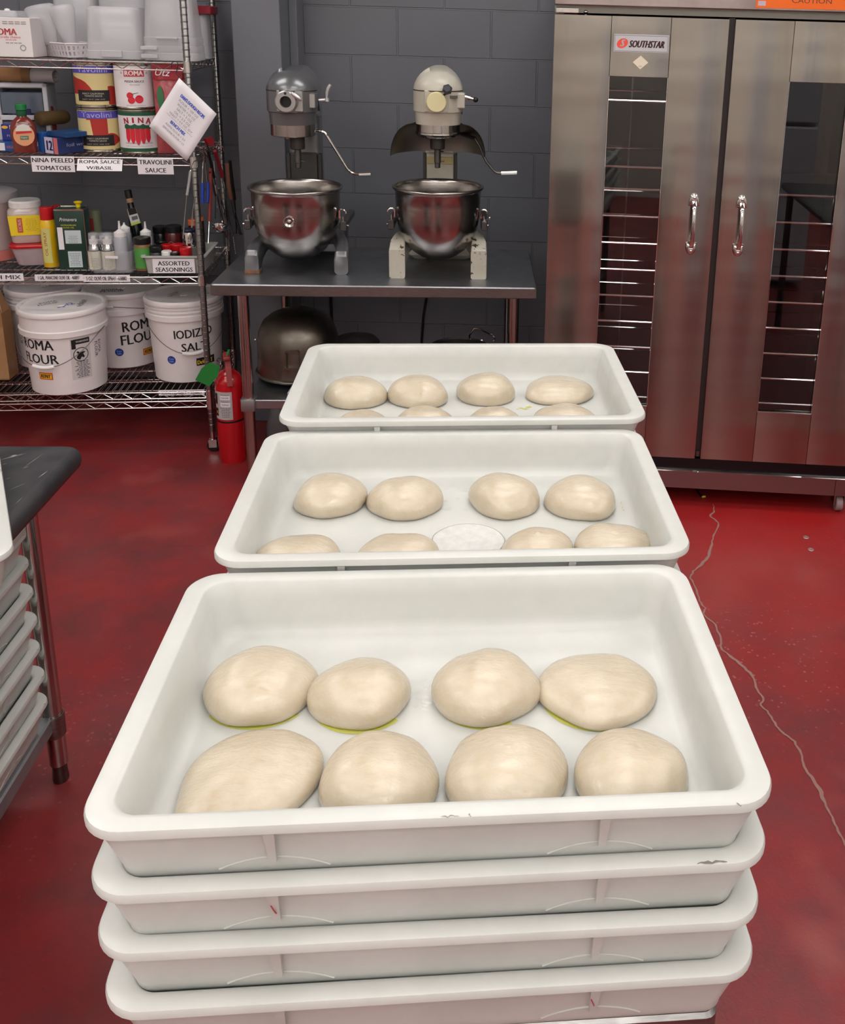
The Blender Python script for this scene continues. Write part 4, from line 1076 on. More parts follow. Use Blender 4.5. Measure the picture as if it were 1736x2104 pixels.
def can_at(c, rpx, z, label, name='food_can'):
    R = px((c.x, c.y, z), rpx)
    t = thing(name, label, 'can', (c.x, c.y, z + .0006), facing(c), 'large food cans on the second shelf')
    h = CH
    MB().lathe([(R * .96, 0), (R * 1.0, .002), (R * 1.0, .006), (R * .975, .008), (R * .975, h - .008), (R * 1.0, h - .006), (R * 1.0, h - .001), (R * .97, h), (R * .95, h - .004), (0, h - .005)], seg=48).build('can_body', tin, t)
    return t, R * .975
_can = can
cU = Vector((at_y(202, 226, c0.y).x, c0.y, 0))
def can(u, v, z, rpx, h, label, name='food_can'):
    t, R = can_at(cU, rpx, z, label); return t, R, cU
tavolini(0, 0, S2 + CH + .001, 'upper violet and red tomato sauce can stacked on its twin', 0)
can = _can
# peeled tomatoes below, pizza sauce above
t, R, c = can(293, 317, S2, 41, CH, 'white tomato can with dark red lettering and green rims, below the pizza sauce')
lb = MB().patch(R + .0005, -PI, PI, .012, CH - .010, 48).build('label', flat('label white', 226, 220, 222, .5), t, norm=False)
MB().patch(R + .0009, -PI, PI, CH - .024, CH - .009, 48).build('green_band', dk_green, lb, norm=False)
MB().patch(R + .0009, -PI, PI, .009, .022, 48).build('green_band', dk_green, lb, norm=False)
mb = MB()
for k, ch_ in enumerate('NINA'):
    a = -.58 + k * .36
    mb.text(ch_, .018 if ch_ != 'I' else .005, .020 + .002 * abs(k - 1.5), on_cyl(R + .0015, a - .1, CH - .042 + .0025 * (1 - abs(k - 1.5))), bold=.035, rot=(1.5 - k) * .09)
mb.build('brand_lettering', flat('crimson print', 158, 26, 48, .5), lb, False)
tomr = flat('tomato print', 206, 34, 52, .5)
for k in range(5):
    a = -.52 + .24 * k; mb = MB(); pts = []
    for q in range(9):
        f = q / 8; pts.append((a - .115 + .23 * f - .1 + (f - .5) * 0, .052 - .010 * (1 - abs(k - 2) / 2) - .018 * math.sin(f * PI) + .010, .105 - .012 * abs(f - .5)))
    strip(mb, R + .0012 + .0001 * k, pts); mb.build('tomato_print', tomr, lb, norm=False)
mb = MB(); strip(mb, R + .0018, [(-.78 + q * .13, .100 - .004 * (q % 2), .112 + .006 * (q % 3 == 1)) for q in range(11)]); mb.build('leaf_print', dk_green, lb, norm=False)
mb = MB(); mb.text('ITALIAN PEELED TOMATOES', R * 1.35, .0055, on_cyl(R + .0015, -.12, .042)); mb.text('NET WEIGHT 90 OZ (2.55 KG)', R * 1.3, .004, on_cyl(R + .0015, -.12, .030)); mb.build('lettering', ink_grey, lb, False)
cN = Vector((at_y(281, 226, c.y).x, c.y, 0))
t, R = can_at(cN, 38.5, S2 + CH + .001, 'white pizza sauce can with a red and white name block and tomatoes')
lb = MB().patch(R + .0005, -PI, PI, .008, CH - .008, 48).build('label', flat('label white', 226, 220, 222, .5), t, norm=False)
MB().patch(R + .0009, -.52, .52, CH - .048, CH - .022, 12).build('red_block', flat('brick red print', 196, 52, 54, .5), lb, norm=False)
mb = MB(); mb.text('ROMA', R * .92, .018, on_cyl(R + .0014, 0, CH - .035), bold=.03); mb.build('brand_lettering', paper, lb, False)
mb = MB(); mb.text('PIZZA SAUCE', R * 1.0, .0075, on_cyl(R + .0012, 0, CH - .066), bold=.012); mb.text('fully prepared', R * .5, .004, on_cyl(R + .0012, 0, CH - .079)); mb.text('NET WT 6 LB 9 OZ (2.97 KG)', R * 1.0, .004, on_cyl(R + .0012, 0, .014))
mb.text('=', .008, .006, on_cyl(R + .0012, -.66, CH - .034)); mb.text('=', .008, .006, on_cyl(R + .0012, .66, CH - .034)); mb.build('lettering', ink, lb, False)
for k, (a, z, r) in enumerate(((-.28, .052, .0125), (-.22, .034, .0135), (.17, .038, .0155))):
    mb = MB(); f = on_cyl(R + .0012 + k * .0002, a, z); mb.face([mb.bm.verts.new(f(r * math.cos(q * PI / 12), r * math.sin(q * PI / 12))) for q in range(24)]); mb.build('tomato_print', tomr, lb, False)
mb = MB(); f = on_cyl(R + .002, -.02, .058); mb.quad(f(-.012, -.002), f(.012, .004), f(.012, .006), f(-.012, .001)); mb.build('leaf_print', dk_green, lb, False)
# red chip bag
p = at_z(352, 316, S2); B0 = Vector((p.x, p.y + .03, S2)); ang = facing(B0)
t = thing('chip_bag', 'red snack bag behind the hanging recipe sheet', 'bag', B0, ang)
hw = px(p, 31); hb = .345
sec = []
for f in [k / 12 for k in range(13)]:
    z = hb * f; th = .004 + .038 * math.sin(PI * min(1, max(0, f))) ** .7; w_ = hw * (1 - .04 * math.sin(PI * f))
    sec.append([(w_ * math.cos(a), th * math.sin(a), z) for a in [2 * PI * j / 24 for j in range(24)]])
MB().loops(sec).build('bag_body', flat('pink red foil', 188, 92, 96, .35, col2=rgb(150, 40, 48), nscale=14, coat=.3), t)
fr = lambda z, x=0: lambda a, b: (x + a, -.006 - .040 * math.sin(PI * min(1, max(0, (z + b) / hb))) ** .7 * math.sqrt(max(.02, 1 - ((x + a) / hw) ** 2)) - .001, z + b)
mb = MB(); f = fr(.315)
for k in range(12): mb.quad(f(-hw * .97 + hw * 1.94 * k / 12, -.028), f(-hw * .97 + hw * 1.94 * (k + 1) / 12, -.028), f(-hw * .97 + hw * 1.94 * (k + 1) / 12, .028), f(-hw * .97 + hw * 1.94 * k / 12, .028))
b_ = mb.build('red_band', flat('dark red foil', 150, 22, 34, .35), t, False)
mb = MB(); mb.text('Utz', .055, .026, lambda a, b: tuple(Vector(fr(.315, -.02)(a, b)) + Vector((0, -.002, 0))), shear=.3, rot=-.05); mb.build('lettering', paper, t, False)
mb = MB(); f = fr(.22, -.035)
pts = [f(.012 * math.cos(q * PI / 8) - q * 0, .045 * math.sin(q * PI / 8)) for q in range(16)]; mb.face([mb.bm.verts.new(q) for q in pts]); mb.build('pepper_print', flat('pepper green', 50, 110, 70, .5), t, False)
mb = MB(); f = fr(.10, -.028); mb.face([mb.bm.verts.new(f(.022 * math.cos(q * PI / 8), .035 * math.sin(q * PI / 8))) for q in range(16)]); mb.build('pepper_print', tomr, t, False)

# ---- hanging recipe sheet, facing the room
ys = 3.63
Q = [at_y(u, v, ys + dy) for u, v, dy in ((370, 158, 0), (447, 232, .015), (378, 338, -.01), (308, 257, -.015))]
ex, ez = (Q[1] - Q[0]), (Q[0] - Q[3]); c = (Q[0] + Q[1] + Q[2] + Q[3]) / 4; ny = ex.cross(ez).normalized()
t = thing('recipe_sheet', 'white sheet with the blue-headed dough recipe hanging cornerwise from the rack', 'paper', c)
def sh(a, b, k=-.0006): return tuple((Vector((0, 0, 0)) + ex.normalized() * a + ez.normalized() * b) - ny * k * -1)
W_, H_ = ex.length / 2, ez.length / 2
mb = MB(); n = 8; g = [[mb.bm.verts.new(tuple(Vector(sh(-W_ + 2 * W_ * i / n, -H_ + 2 * H_ * j / n, 0)) - ny * (.003 * math.sin(i / n * PI) * math.sin(j / n * PI)))) for j in range(n + 1)] for i in range(n + 1)]
for i in range(n):
    for j in range(n): mb.face([g[i][j], g[i + 1][j], g[i + 1][j + 1], g[i][j + 1]])
pp = mb.build('sheet', paper, t)
sm = pp.modifiers.new('thickness', 'SOLIDIFY'); sm.thickness = .0006
def tx(lines_, mt, nm):
    mb = MB()
    for s_, a, b, w_, h_ in lines_:
        def f(x, z, a=a, b=b):
            X, Z = a + x, b + z
            return tuple(ex.normalized() * X + ez.normalized() * Z + (-ny if ny.y > 0 else ny) * (.0016 + .006 * 0) + (-ny if ny.y > 0 else ny) * (0.0) - ny * (.003 * math.sin((X / W_ + 1) / 2 * PI) * math.sin((Z / H_ + 1) / 2 * PI)))
        mb.text(s_, w_, h_, f, bold=.02 if mt is blue_ink else 0)
    mb.build(nm, mt, pp, False)
tx([("DAN'S DOUGH RECIPE", .004, H_ * .60, W_ * 1.25, .013), ('BENCH MIX', .000, -H_ * .34, W_ * .75, .012)], blue_ink, 'heading')
tx([('FLOUR = 100 OZ', -.004, H_ * .43, W_ * 1.0, .009), ('WATER = 65 OZ.', -.004, H_ * .29, W_ * .95, .009), ('SALT = 3 OZ.', -.004, H_ * .15, W_ * .8, .009), ('OIL = 2.5 OZ.', -.004, H_ * .01, W_ * .85, .009),
    ('YEAST = 0.5 OZ. IDY', -.002, -H_ * .12, W_ * 1.2, .008), ('THIS MAKES (13) 12 OZ. BALLS', -.002, -H_ * .22, W_ * 1.35, .0045), ('ROMA FLOUR = 2/3', 0, -H_ * .50, W_ * 1.0, .0075), ('SEMOLINA FLOUR = 1/3', 0, -H_ * .64, W_ * 1.1, .0075)], flat('sheet print', 120, 120, 130, .6), 'lettering')
hk = [at_y(u, v, 3.66) for u, v in ((353, 140), (352, 131), (357, 126), (364, 127), (366, 134), (362, 150), (367, 158), (372, 164), (376, 160), (375, 150))]
tag(MB().tube(hk, .0016, 6).build('hook', black_p), 'black wire hook the recipe sheet hangs from on the rack edge', 'hook')

# ---- tags on the shelf edges
def edge_tag(u0, u1, v0, v1, rows, label, tilt=0.0, zshift=0, fs=.36):
    y0 = RY - .012 + (at_y((u0 + u1) / 2, v0, 3.65).x - RX) * RA
    a, b, c_, d_ = at_y(u0, v1, y0), at_y(u1, v1, y0 + (u1 - u0) * .0002), at_y(u1, v0, y0 + (u1 - u0) * .0002), at_y(u0, v0, y0)
    ctr = (a + b + c_ + d_) / 4; w_ = (b - a).length; h_ = (d_ - a).length
    if tilt: ctr = ctr + Vector((0, -.010, -.004))
    t = thing('shelf_tag', label, 'shelf label', ctr, RA, 'paper tags on the rack shelves')
    M = Matrix.Rotation(tilt, 4, 'X')
    MB().box(-w_ / 2, w_ / 2, -.0006, .0006, -h_ / 2, h_ / 2, M=M).build('card', paper, t, False)
    mb = MB(); n = len(rows)
    for i, (s_, ww) in enumerate(rows):
        z = h_ / 2 - (i + .5) * h_ / n
        mb.text(s_, w_ * ww, h_ / n * (fs + .2), lambda x, zz, z=z: tuple(M @ Vector((x, -.0011, z + zz))), bold=.01)
    mb.build('lettering', ink if w_ < .21 and n > 1 else flat('tag print', 60, 60, 64, .6), t, False)
    return t
edge_tag(65, 153, 321, 353, [('NINA PEELED', .95), ('TOMATOES', .8)], 'white shelf tag reading nina peeled tomatoes on the second shelf')
edge_tag(161, 253, 323, 349, [('ROMA SAUCE', .9), ('W/BASIL', .58)], 'white shelf tag reading roma sauce with basil, tilted forward', -.5)
edge_tag(283, 356, 325, 358, [('TRAVOLINI', .9), ('SAUCE', .58)], 'white shelf tag reading travolini sauce on the second shelf')
edge_tag(-60, 48, 562, 577, [('BENCH MIX', .9)], 'shelf tag reading bench mix, cut off by the picture edge')
edge_tag(72, 170, 564, 577, [('1 GAL. PIANCONE OLIVE OIL - 468897', .86)], 'narrow shelf tag below the green olive oil tin')
edge_tag(171, 267, 565, 579, [('5 OZ. OLIVE OIL SPRAY - 638882', .86)], 'narrow shelf tag below the silver oil spray bottles')
edge_tag(326, 420, 801, 812, [('IODIZED SALT - 334001', .86)], 'narrow shelf tag reading iodized salt on the lowest shelf')

# ---- buckets
pail = flat('white pail plastic', 228, 223, 223, .3, col2=rgb(220, 214, 214), nscale=5)
def bucket(u, vb, vt, rpx, label, tall=True, bail=(0.0, 1), wire_z=.30, tz=None):
    c, R, p = spot(u, vb, S4, rpx * .88)
    R = px(c, rpx); h = at_y(u, vt, c.y - R).z - S4
    rz = facing(c)
    t = thing('pail', label, 'bucket', (c.x, c.y, S4 + .0008), rz, 'white flour and salt pails on the lowest shelf')
    b = R * .845
    def rad(z): return b + (R * .945 - b) * z / h
    z3 = h - ((.098 if R > .168 else .090) if not tall else .080)
    pr = [(b * .96, 0), (b, .004), (rad(z3), z3), (R * .985, z3 + .002), (R * .99, z3 + .024), (R * .955, z3 + .027)]
    if tall:
        for q in (.040, .056): pr += [(R * .952, z3 + q - .005), (R * .985, z3 + q - .004), (R * .985, z3 + q), (R * .952, z3 + q + .001)]
    pr += [(R * .95, h - .014), (R * .93, h - .004)]
    MB().lathe(pr, seg=56).build('pail_body', pail, t, sharp=.5)
    ld = MB().lathe([(R * .93, h - .010), (R * 1.0, h - .014), (R * 1.005, h - .006), (R * 1.0, h + .002), (R * .985, h + .007), (R * .95, h + .008), (R * .92, h + .006), (R * .90, h - .002), (R * .10, h - .003), (R * .09, h - .001), (0, h - .001)], seg=64).build('lid', pail, t, sharp=.6)
    mb = MB()
    for k in range(36):
        a = 2 * PI * k / 36; M = Matrix.Rotation(a, 4, 'Z'); mb.box(R * .905, R * .93, -.003, .003, h - .002, h + .0062, M=M)
    o = mb.build('lid_rib', pail, ld, False); o['kind'] = 'stuff'
    # wire bail hanging in front
    aa, zd = bail
    A = zb_ = z3 + .014
    pts = []
    for k in range(25):
        f = -PI / 2 + PI * k / 24
        x = math.sin(f); q = math.cos(f)
        pts.append(((R * 1.02) * x, -(R * 1.03) * (q ** .8), A - zd * q ** 1.3))
    M = Matrix.Rotation(aa, 3, 'Z'); P = [M @ Vector(q) for q in pts]
    hn = MB().tube(P, .0014, 6).build('bail_wire', steel_worn, t)
    g = P[10:15]
    MB().tube([q for q in g], .0075, 10).build('grip', white_p, hn)
    return t, R, h, rad
def wrap(rad, a, z, off=.001):
    def f(x, zz):
        r = rad(z + zz) + off; q = a + x / r; return (r * math.sin(q), -r * math.cos(q), z + zz)
    return f
kent_o = flat('orange red sticker', 196, 74, 30, .5); kent_y = flat('amber sticker', 232, 178, 40, .5); safe_b = flat('navy sticker', 26, 60, 150, .5)
def wp(mb, rad, a, z, w_, h_, off, n=8):
    f = wrap(rad, a, z, off); lo = [mb.bm.verts.new(f(-w_ / 2 + w_ * k / n, -h_ / 2)) for k in range(n + 1)]; hi = [mb.bm.verts.new(f(-w_ / 2 + w_ * k / n, h_ / 2)) for k in range(n + 1)]
    for k in range(n): mb.face([lo[k], lo[k + 1], hi[k + 1], hi[k]])
def kent(t, rad, a, z):
    mb = MB(); wp(mb, rad, a, z, .058, .030, .0008); k = mb.build('sticker', kent_o, t, norm=False)
    mb = MB(); wp(mb, rad, a, z, .050, .022, .0011); mb.build('sticker_field', kent_y, k, norm=False)
    mb = MB(); mb.text('KENT', .043, .015, wrap(rad, a, z, .0014), shear=.3, bold=.02); mb.build('lettering', ink, k, False)
def safe(t, rad, a, z):
    mb = MB(); f = wrap(rad, a, z, .0008); mb.face([mb.bm.verts.new(f(.018 * math.cos(q * PI / 12), .018 * math.sin(q * PI / 12))) for q in range(24)]); k = mb.build('sticker', safe_b, t, False)
    mb = MB(); mb.text('Food', .018, .008, wrap(rad, a, z + .005, .0013)); mb.text('Safe', .018, .008, wrap(rad, a, z - .006, .0013)); mb.build('lettering', flat('pale blue print', 170, 190, 230, .5), k, False)
def ang(u, u0, rpx): return math.asin(max(-.98, min(.98, (u - u0) / rpx)))
def lid_text(t, h, s1, s2, x, y, r, sc=1.0, mt=None):
    mb = MB(); mb.text(s1, .07 * sc, .018 * sc, on_top(x, y + .012, h - .0015, r)); mb.text(s2, .08 * sc, .018 * sc, on_top(x, y - .014, h - .0015, r)); mb.build('lid_lettering', mt or ink_grey, t, False)
# front pail
t, R, h, rad = bucket(148, 813, 652, 83, 'short round pail of roma flour at the front edge of the lowest shelf', False, (-.55, .13))
zof = lambda v, u=150: at_y(u, v, Vector(t.location).y - R * .9).z - S4
a = -.80; mb = MB(); mb.text('ROMA', .150, .042, wrap(rad, a, zof(712)), bold=.010); mb.text('FLOUR', .165, .040, wrap(rad, a + .03, zof(741)), bold=.010); mb.build('lettering', ink, t, False)
kent(t, rad, -.62, zof(776))
a = .33; z0, z1 = zof(787), zof(702)
mb = MB(); zc = (z0 + z1) / 2; wp(mb, rad, a, zc, .078, z1 - z0, .0006); lb = mb.build('warning_label', flat('grey paper', 200, 196, 196, .6), t, norm=False)
mb = MB(); wp(mb, rad, a + .04, z1 - .014, .064, .022, .001); wp(mb, rad, a - .17, z1 - .024, .016, .040, .001); mb.build('warning_heading', ink, lb, norm=False)
mb = MB(); mb.text('WARNING', .05, .008, wrap(rad, a + .05, z1 - .014, .0014)); mb.build('lettering', paper, lb, False)
f = wrap(rad, a, z1 - .070, .0012); mb = MB()
for q in range(28):
    g0, g1 = 2 * PI * q / 28, 2 * PI * (q + 1) / 28
    mb.quad(f(.030 * math.cos(g0), .030 * math.sin(g0)), f(.030 * math.cos(g1), .030 * math.sin(g1)), f(.027 * math.cos(g1), .027 * math.sin(g1)), f(.027 * math.cos(g0), .027 * math.sin(g0)))
mb.face([mb.bm.verts.new(f(x, z)) for x, z in ((-.015, -.018), (-.005, -.022), (.002, -.010), (.010, -.016), (.014, -.010), (.008, .002), (.018, .008), (.010, .012), (-.002, .008), (-.012, .016), (-.018, .012), (-.010, .002), (-.018, -.008))])
mb.build('pictogram', ink, lb, False)
mb = MB(); lines(mb, 12, .066, .072, .0032, wrap(rad, a + .03, z0 + .042, .0012), 9); mb.build('small_print', ink_grey, lb, False)
mb = MB(); f1, f2 = wrap(rad, .90, zof(730), .001), wrap(rad, .78, zof(734), .001); mb.text('ROMA', .055, .015, f1, rot=-PI / 2); mb.text('FLOUR', .065, .015, f2, rot=-PI / 2); mb.build('side_lettering', ink, t, False)
lid_text(t, h, 'ROMA', 'FLOUR', -.05, .045, .35); lid_text(t, h, 'FLOUR', 'ROMA', .075, .0, 1.2)
mb = MB(); mb.text('9/2', .05, .03, on_top(.02, -.005, h - .0015, .5)); mb.text('x2', .03, .02, on_top(-.005, -.035, h - .0015, .2)); mb.build('pen_writing', blue_ink, t, False)
# behind it, left
t, R, h, rad = bucket(112, 758, 608, 74, 'tall ridged pail partly hidden behind the short roma flour pail', True, (2.6, .02))
mb = MB(); mb.text('ROMA', .055, .016, wrap(rad, -.80, h * .42), rot=-PI / 2); mb.text('FLOUR', .06, .016, wrap(rad, -.92, h * .42), rot=-PI / 2); mb.build('side_lettering', ink_grey, t, False)
lid_text(t, h, 'ROMA', 'FLOUR', .03, -.01, .1)
t, R, h, rad = bucket(-44, 752, 604, 72, 'tall white pail at the left picture edge behind the cardboard box', True, (2.6, .02))
lid_text(t, h, 'ROMA', 'FLOUR', .03, -.01, .1)
# middle
t, R, h, rad = bucket(266, 758, 612, 74, 'tall pail lettered roma flour between the short pail and the salt pail', False, (-.5, -.035))
zof = lambda v: at_y(266, v, Vector(t.location).y - R * .9).z - S4
mb = MB(); mb.text('ROMA', .150, .046, wrap(rad, .42, zof(673)), rot=.05, bold=.010); mb.text('FLOUR', .168, .046, wrap(rad, .42, zof(700)), rot=.05, bold=.010); mb.build('lettering', ink, t, False)
safe(t, rad, ang(249, 266, 70), zof(726)); kent(t, rad, .66, zof(732))
lid_text(t, h, 'ROMA', 'FLOUR', -.04, -.04, -.1, 1.2, ink)
t2, R2, h2, rad2 = bucket(391, 788, 628, 76, 'tall ridged pail lettered iodized salt at the right end of the lowest shelf', True, (.12, .15))
zof = lambda v: at_y(391, v, Vector(t2.location).y - R2 * .9).z - S4
mb = MB(); mb.text('IODIZED', .160, .038, wrap(rad2, .20, zof(688)), rot=.04, bold=.010); mb.text('SALT', .105, .036, wrap(rad2, .20, zof(716)), rot=.02, bold=.010); mb.build('lettering', ink, t2, False)
safe(t2, rad2, ang(359, 391, 68), zof(742))
mb = MB(); wp(mb, rad2, .52, zof(749), .085, .034, .0008); k = mb.build('sticker', blk, t2, norm=False)
mb = MB(); mb.text('DeWALT', .07, .018, wrap(rad2, .50, zof(750), .0012), bold=.03); mb.build('lettering', flat('bright yellow print', 236, 206, 40, .5), k, False)
lid_text(t2, h2, 'IODIZED', 'SALT', -.04, .02, .9, .8); lid_text(t2, h2, 'SALT', '55', .08, 0, .6, .7, ink)
# cardboard box
p0, p1 = at_z(-30, 780, S4), at_z(20, 781, S4)
t = thing('cardboard_box', 'open brown cardboard box at the left picture edge on the lowest shelf', 'box', (p1.x, p1.y, S4 + .0008), .10)
bh = at_y(20, 645, p1.y).z - S4; bw_, bd = .36, .09
MB().box(-bw_, 0, 0, .004, 0, bh).box(-bw_, 0, bd - .004, bd, 0, bh).box(-.004, 0, .004, bd - .004, 0, bh).box(-bw_, -bw_ + .004, .004, bd - .004, 0, bh).box(-bw_, 0, 0, bd, 0, .004).build('carton', cardboard, t, False)
MB().loops([[(-.004, .01, bh), (-.001, .01, bh), (-.001, bd - .01, bh), (-.004, bd - .01, bh)], [(-.020, .03, bh + .08), (-.017, .03, bh + .08), (-.017, bd - .03, bh + .08), (-.020, bd - .03, bh + .08)]]).build('flap', cardboard, t, False)
MB().loops([[(-bw_, bd - .004, bh), (-.02, bd - .004, bh), (-.02, bd, bh), (-bw_, bd, bh)], [(-bw_, bd - .01, bh + .09), (-.03, bd - .01, bh + .09), (-.03, bd - .006, bh + .09), (-bw_, bd - .006, bh + .09)]]).build('flap', cardboard, t, False)
MB().box(-.06, -.0, -.0006, 0, bh - .06, bh).box(0, .0006, 0, .06, .02, .07).build('tape', flat('brown tape', 150, 110, 74, .35), t, False)

# ------------------------------------------------------------------ third shelf: oils and seasonings
def cyl_item(name, label, cat, u, vb, vt, rpx, z, prof, m, group=None, seg=32, y=None, rz=None):
    """prof: (radius share, height share) pairs"""
    if y is None: c, R, p = spot(u, vb, z, rpx)
    else:
        c = at_y(u, vb, y); c = Vector((c.x, y, z)); R = px(c, rpx)
    h = at_y(u, vt, c.y).z - z
    t = thing(name, label, cat, (c.x, c.y, z + .0008), facing(c) if rz is None else rz, group)
    MB().lathe([(R * a, h * b) for a, b in prof], seg=seg).build(prof_name(name), m, t, sharp=.7)
    return t, R, h, c
def prof_name(n): return {'bottle': 'bottle_body', 'jar': 'jar_body'}.get(n.split('_')[-1], n.split('_')[-1] + '_body')
def ring_part(t, name, R, z0, z1, m, r2=None, seg=32, kids=None):
    r2 = R if r2 is None else r2
    return MB().lathe([(R * .96, z0), (R, z0 + .001), (r2, z1 - .002), (r2 * .93, z1), (0, z1)], seg=seg).build(name, m, t, sharp=.6)
def band(t, name, R, z0, z1, m, a=1.2, off=.0008, R1=None, a0=None):
    return MB().patch(R + off, -a if a0 is None else a0, a, z0, z1, 16, R1=(R1 + off) if R1 else None).build(name, m, t, norm=False)
def lettering(t, R, s, w_, h_, z, m, a=0, off=.0014, rot=0, bold=0, nm='lettering'):
    mb = MB(); mb.text(s, w_, h_, on_cyl(R + off, a, z), rot=rot, bold=bold); return mb.build(nm, m, t, False)
yel = flat('yellow label', 232, 206, 44, .45)
# big dough bucket at the edge
t, R, h, c = cyl_item('food_container', 'tall frosted food container with a lid at the left picture edge', 'container', -14, 541, 398, 60, S3,
    [(.80, 0), (.83, .02), (.90, .9), (.94, .93), (.94, 1)], flat('frosted pinkish plastic', 196, 178, 174, .35, coat=.3))
MB().lathe([(R * .92, h * .9), (R * 1.0, h * .9), (R * 1.02, h * .94), (R * 1.0, h * 1.03), (R * .9, h * 1.05), (0, h * 1.05)], seg=40).build('lid', clear_frost, t)
band(t, 'pink_base', R * .84, .0, h * .16, flat('pink plastic', 206, 120, 112, .4), 1.5, R1=R * .86)
# red lidded storage box carrying the jar
p = at_z(56, 548, S3)
t = thing('storage_container', 'clear food storage box with a red lid beneath the yellow-labelled jar', 'container', (p.x, p.y + .085, S3 + .0008), .32)
hw = px(p, 45); hh = at_y(50, 505, p.y + .02).z - S3
MB().loft([(hw * .70, .062, .03, 0), (hw * .74, .066, .03, .004), (hw * .92, .085, .03, hh - .004), (hw * .92, .085, .03, hh)], 6).build('container_body', flat('pinkish clear plastic', 190, 172, 176, .25, coat=.5, alpha=.8), t)
MB().loft([(hw * .93, .086, .03, hh - .008), (hw * .98, .091, .034, hh - .006), (hw * 1.0, .093, .035, hh + .002), (hw * .97, .090, .033, hh + .007), (hw * .80, .075, .03, hh + .006)], 6).build('lid', red_p, t, sharp=.7)
zj = S3 + .0016 + hh + .007
yj = p.y + .085
cj = at_y(60, 497, yj)
t = thing('plastic_jar', 'square clear jar with a white lid and yellow label on the red-lidded box', 'jar', (cj.x, yj, zj), facing(cj) - .1)
hw = px(cj, 32.5); hj = at_y(60, 424, yj - .05).z - zj
MB().loft([(hw * .82, hw * .82, .02, 0), (hw * .88, hw * .88, .024, .006), (hw * .9, hw * .9, .026, hj * .25), (hw * .98, hw * .98, .03, hj * .75), (hw * .96, hw * .96, .034, hj * .88), (hw * .74, hw * .74, hw * .7, hj * .97), (hw * .74, hw * .74, hw * .7, hj)], 8).build('jar_body', flat('hazy clear jar', 198, 184, 178, .22, coat=.5, alpha=.88), t, sharp=.9)
MB().lathe([(hw * .86, hj * .93), (hw * .90, hj * .94), (hw * .90, hj * 1.08), (hw * .84, hj * 1.12), (0, hj * 1.12)], seg=40).build('lid', white_p, t)
lb = MB().loops([[(-hw * .86, -hw * .93, hj * .22), (hw * .86, -hw * .93, hj * .22), (hw * .86, -hw * .90, hj * .22), (-hw * .86, -hw * .90, hj * .22)],
                 [(-hw * .93, -hw * 1.0, hj * .76), (hw * .93, -hw * 1.0, hj * .76), (hw * .93, -hw * .97, hj * .76), (-hw * .93, -hw * .97, hj * .76)]]).build('label', yel, t, False)
fj = lambda x, z: (x, -hw * (.93 + .07 * (z / hj - .22) / .54) - .0006, z)
MB().quad(fj(-hw * .46, hj * .30), fj(-hw * .16, hj * .30), fj(-hw * .16, hj * .70), fj(-hw * .46, hj * .70)).build('red_badge', flat('badge red', 196, 84, 50, .5), lb, False)
mb = MB(); mb.text('SPICES', hj * .32, hw * .16, lambda x, z: tuple(Vector(fj(x - hw * .31, z + hj * .5)) + Vector((0, -.0006, 0))), rot=-PI / 2, bold=.02); mb.build('lettering', flat('pale badge print', 225, 205, 205, .5), lb, False)
mb = MB(); lines(mb, 9, hw * .8, hj * .36, .0015, lambda x, z: fj(x + hw * .35, z + hj * .5), 3); mb.build('small_print', flat('olive print', 170, 150, 50, .6), lb, False)
# yellow spray can
t, R, h, c = cyl_item('spray_can', 'yellow cooking spray can with a red cap left of the green oil tin', 'can', 108, 550, 450, 15, S3, [(.96, 0), (1, .01), (1, .93), (.80, 1)], flat('yellow enamel', 226, 182, 20, .3, coat=.4))
z1 = at_y(108, 426, c.y).z - S3
ring_part(t, 'cap', R * .86, h * .985, z1, red_p)
band(t, 'label', R, h * .10, h * .82, flat('pale print panel', 206, 200, 120, .5), .15, a0=-1.1)
lettering(t, R, 'OIL SPRAY', h * .5, .012, h * .5, flat('red print', 170, 60, 60, .5), -.5, rot=PI / 2)
tag(MB().lathe([(.0, 0), (.016, 0), (.017, .05), (.015, .06), (0, .06)], seg=20).build('jar', red_p, loc=(at_y(117, 440, 3.95).x, 3.95, S3 + .0008)), 'red capped container hidden behind the green oil tin', 'jar')
for o in [x for x in D.objects if x.name == 'jar']: o.scale.z = (at_y(117, 422, 3.95).z - S3) / .06
# olive oil tin
p = at_z(148, 555, S3)
wt, dt = px(p, 28.5), .040
ht = at_y(140, 432, p.y).z - S3
rz = facing(p) - .30
t = thing('olive_oil_tin', 'tall dark green olive oil tin with a yellow pull cap', 'tin', (p.x, p.y + dt + .005, S3 + .0008), rz)
green_t = flat('deep green tin', 22, 56, 46, .3, coat=.3)
MB().loft([(wt * .97, dt * .97, .006, 0), (wt, dt, .007, .003), (wt, dt, .007, ht - .003), (wt * .98, dt * .98, .006, ht)], 4).build('tin_body', green_t, t)
MB().loft([(wt * 1.01, dt * 1.02, .007, ht - .004), (wt * 1.01, dt * 1.02, .007, ht + .002), (wt * .93, dt * .9, .006, ht + .002), (wt * .92, dt * .88, .006, ht - .002)], 4).build('rim', tin, t, sharp=.4)
MB().box(wt * .98, wt * 1.012, -dt * 1.012, -dt * .80, .002, ht).build('seam', tin, t, False)
F1 = lambda x, z: (x, -dt - .0008, z)
mb = MB(); mb.text('Primavera', wt * 1.15, .014, on_flat(-.004, -dt - .001, ht * .84), shear=.3); mb.build('script_lettering', paper, t, False)
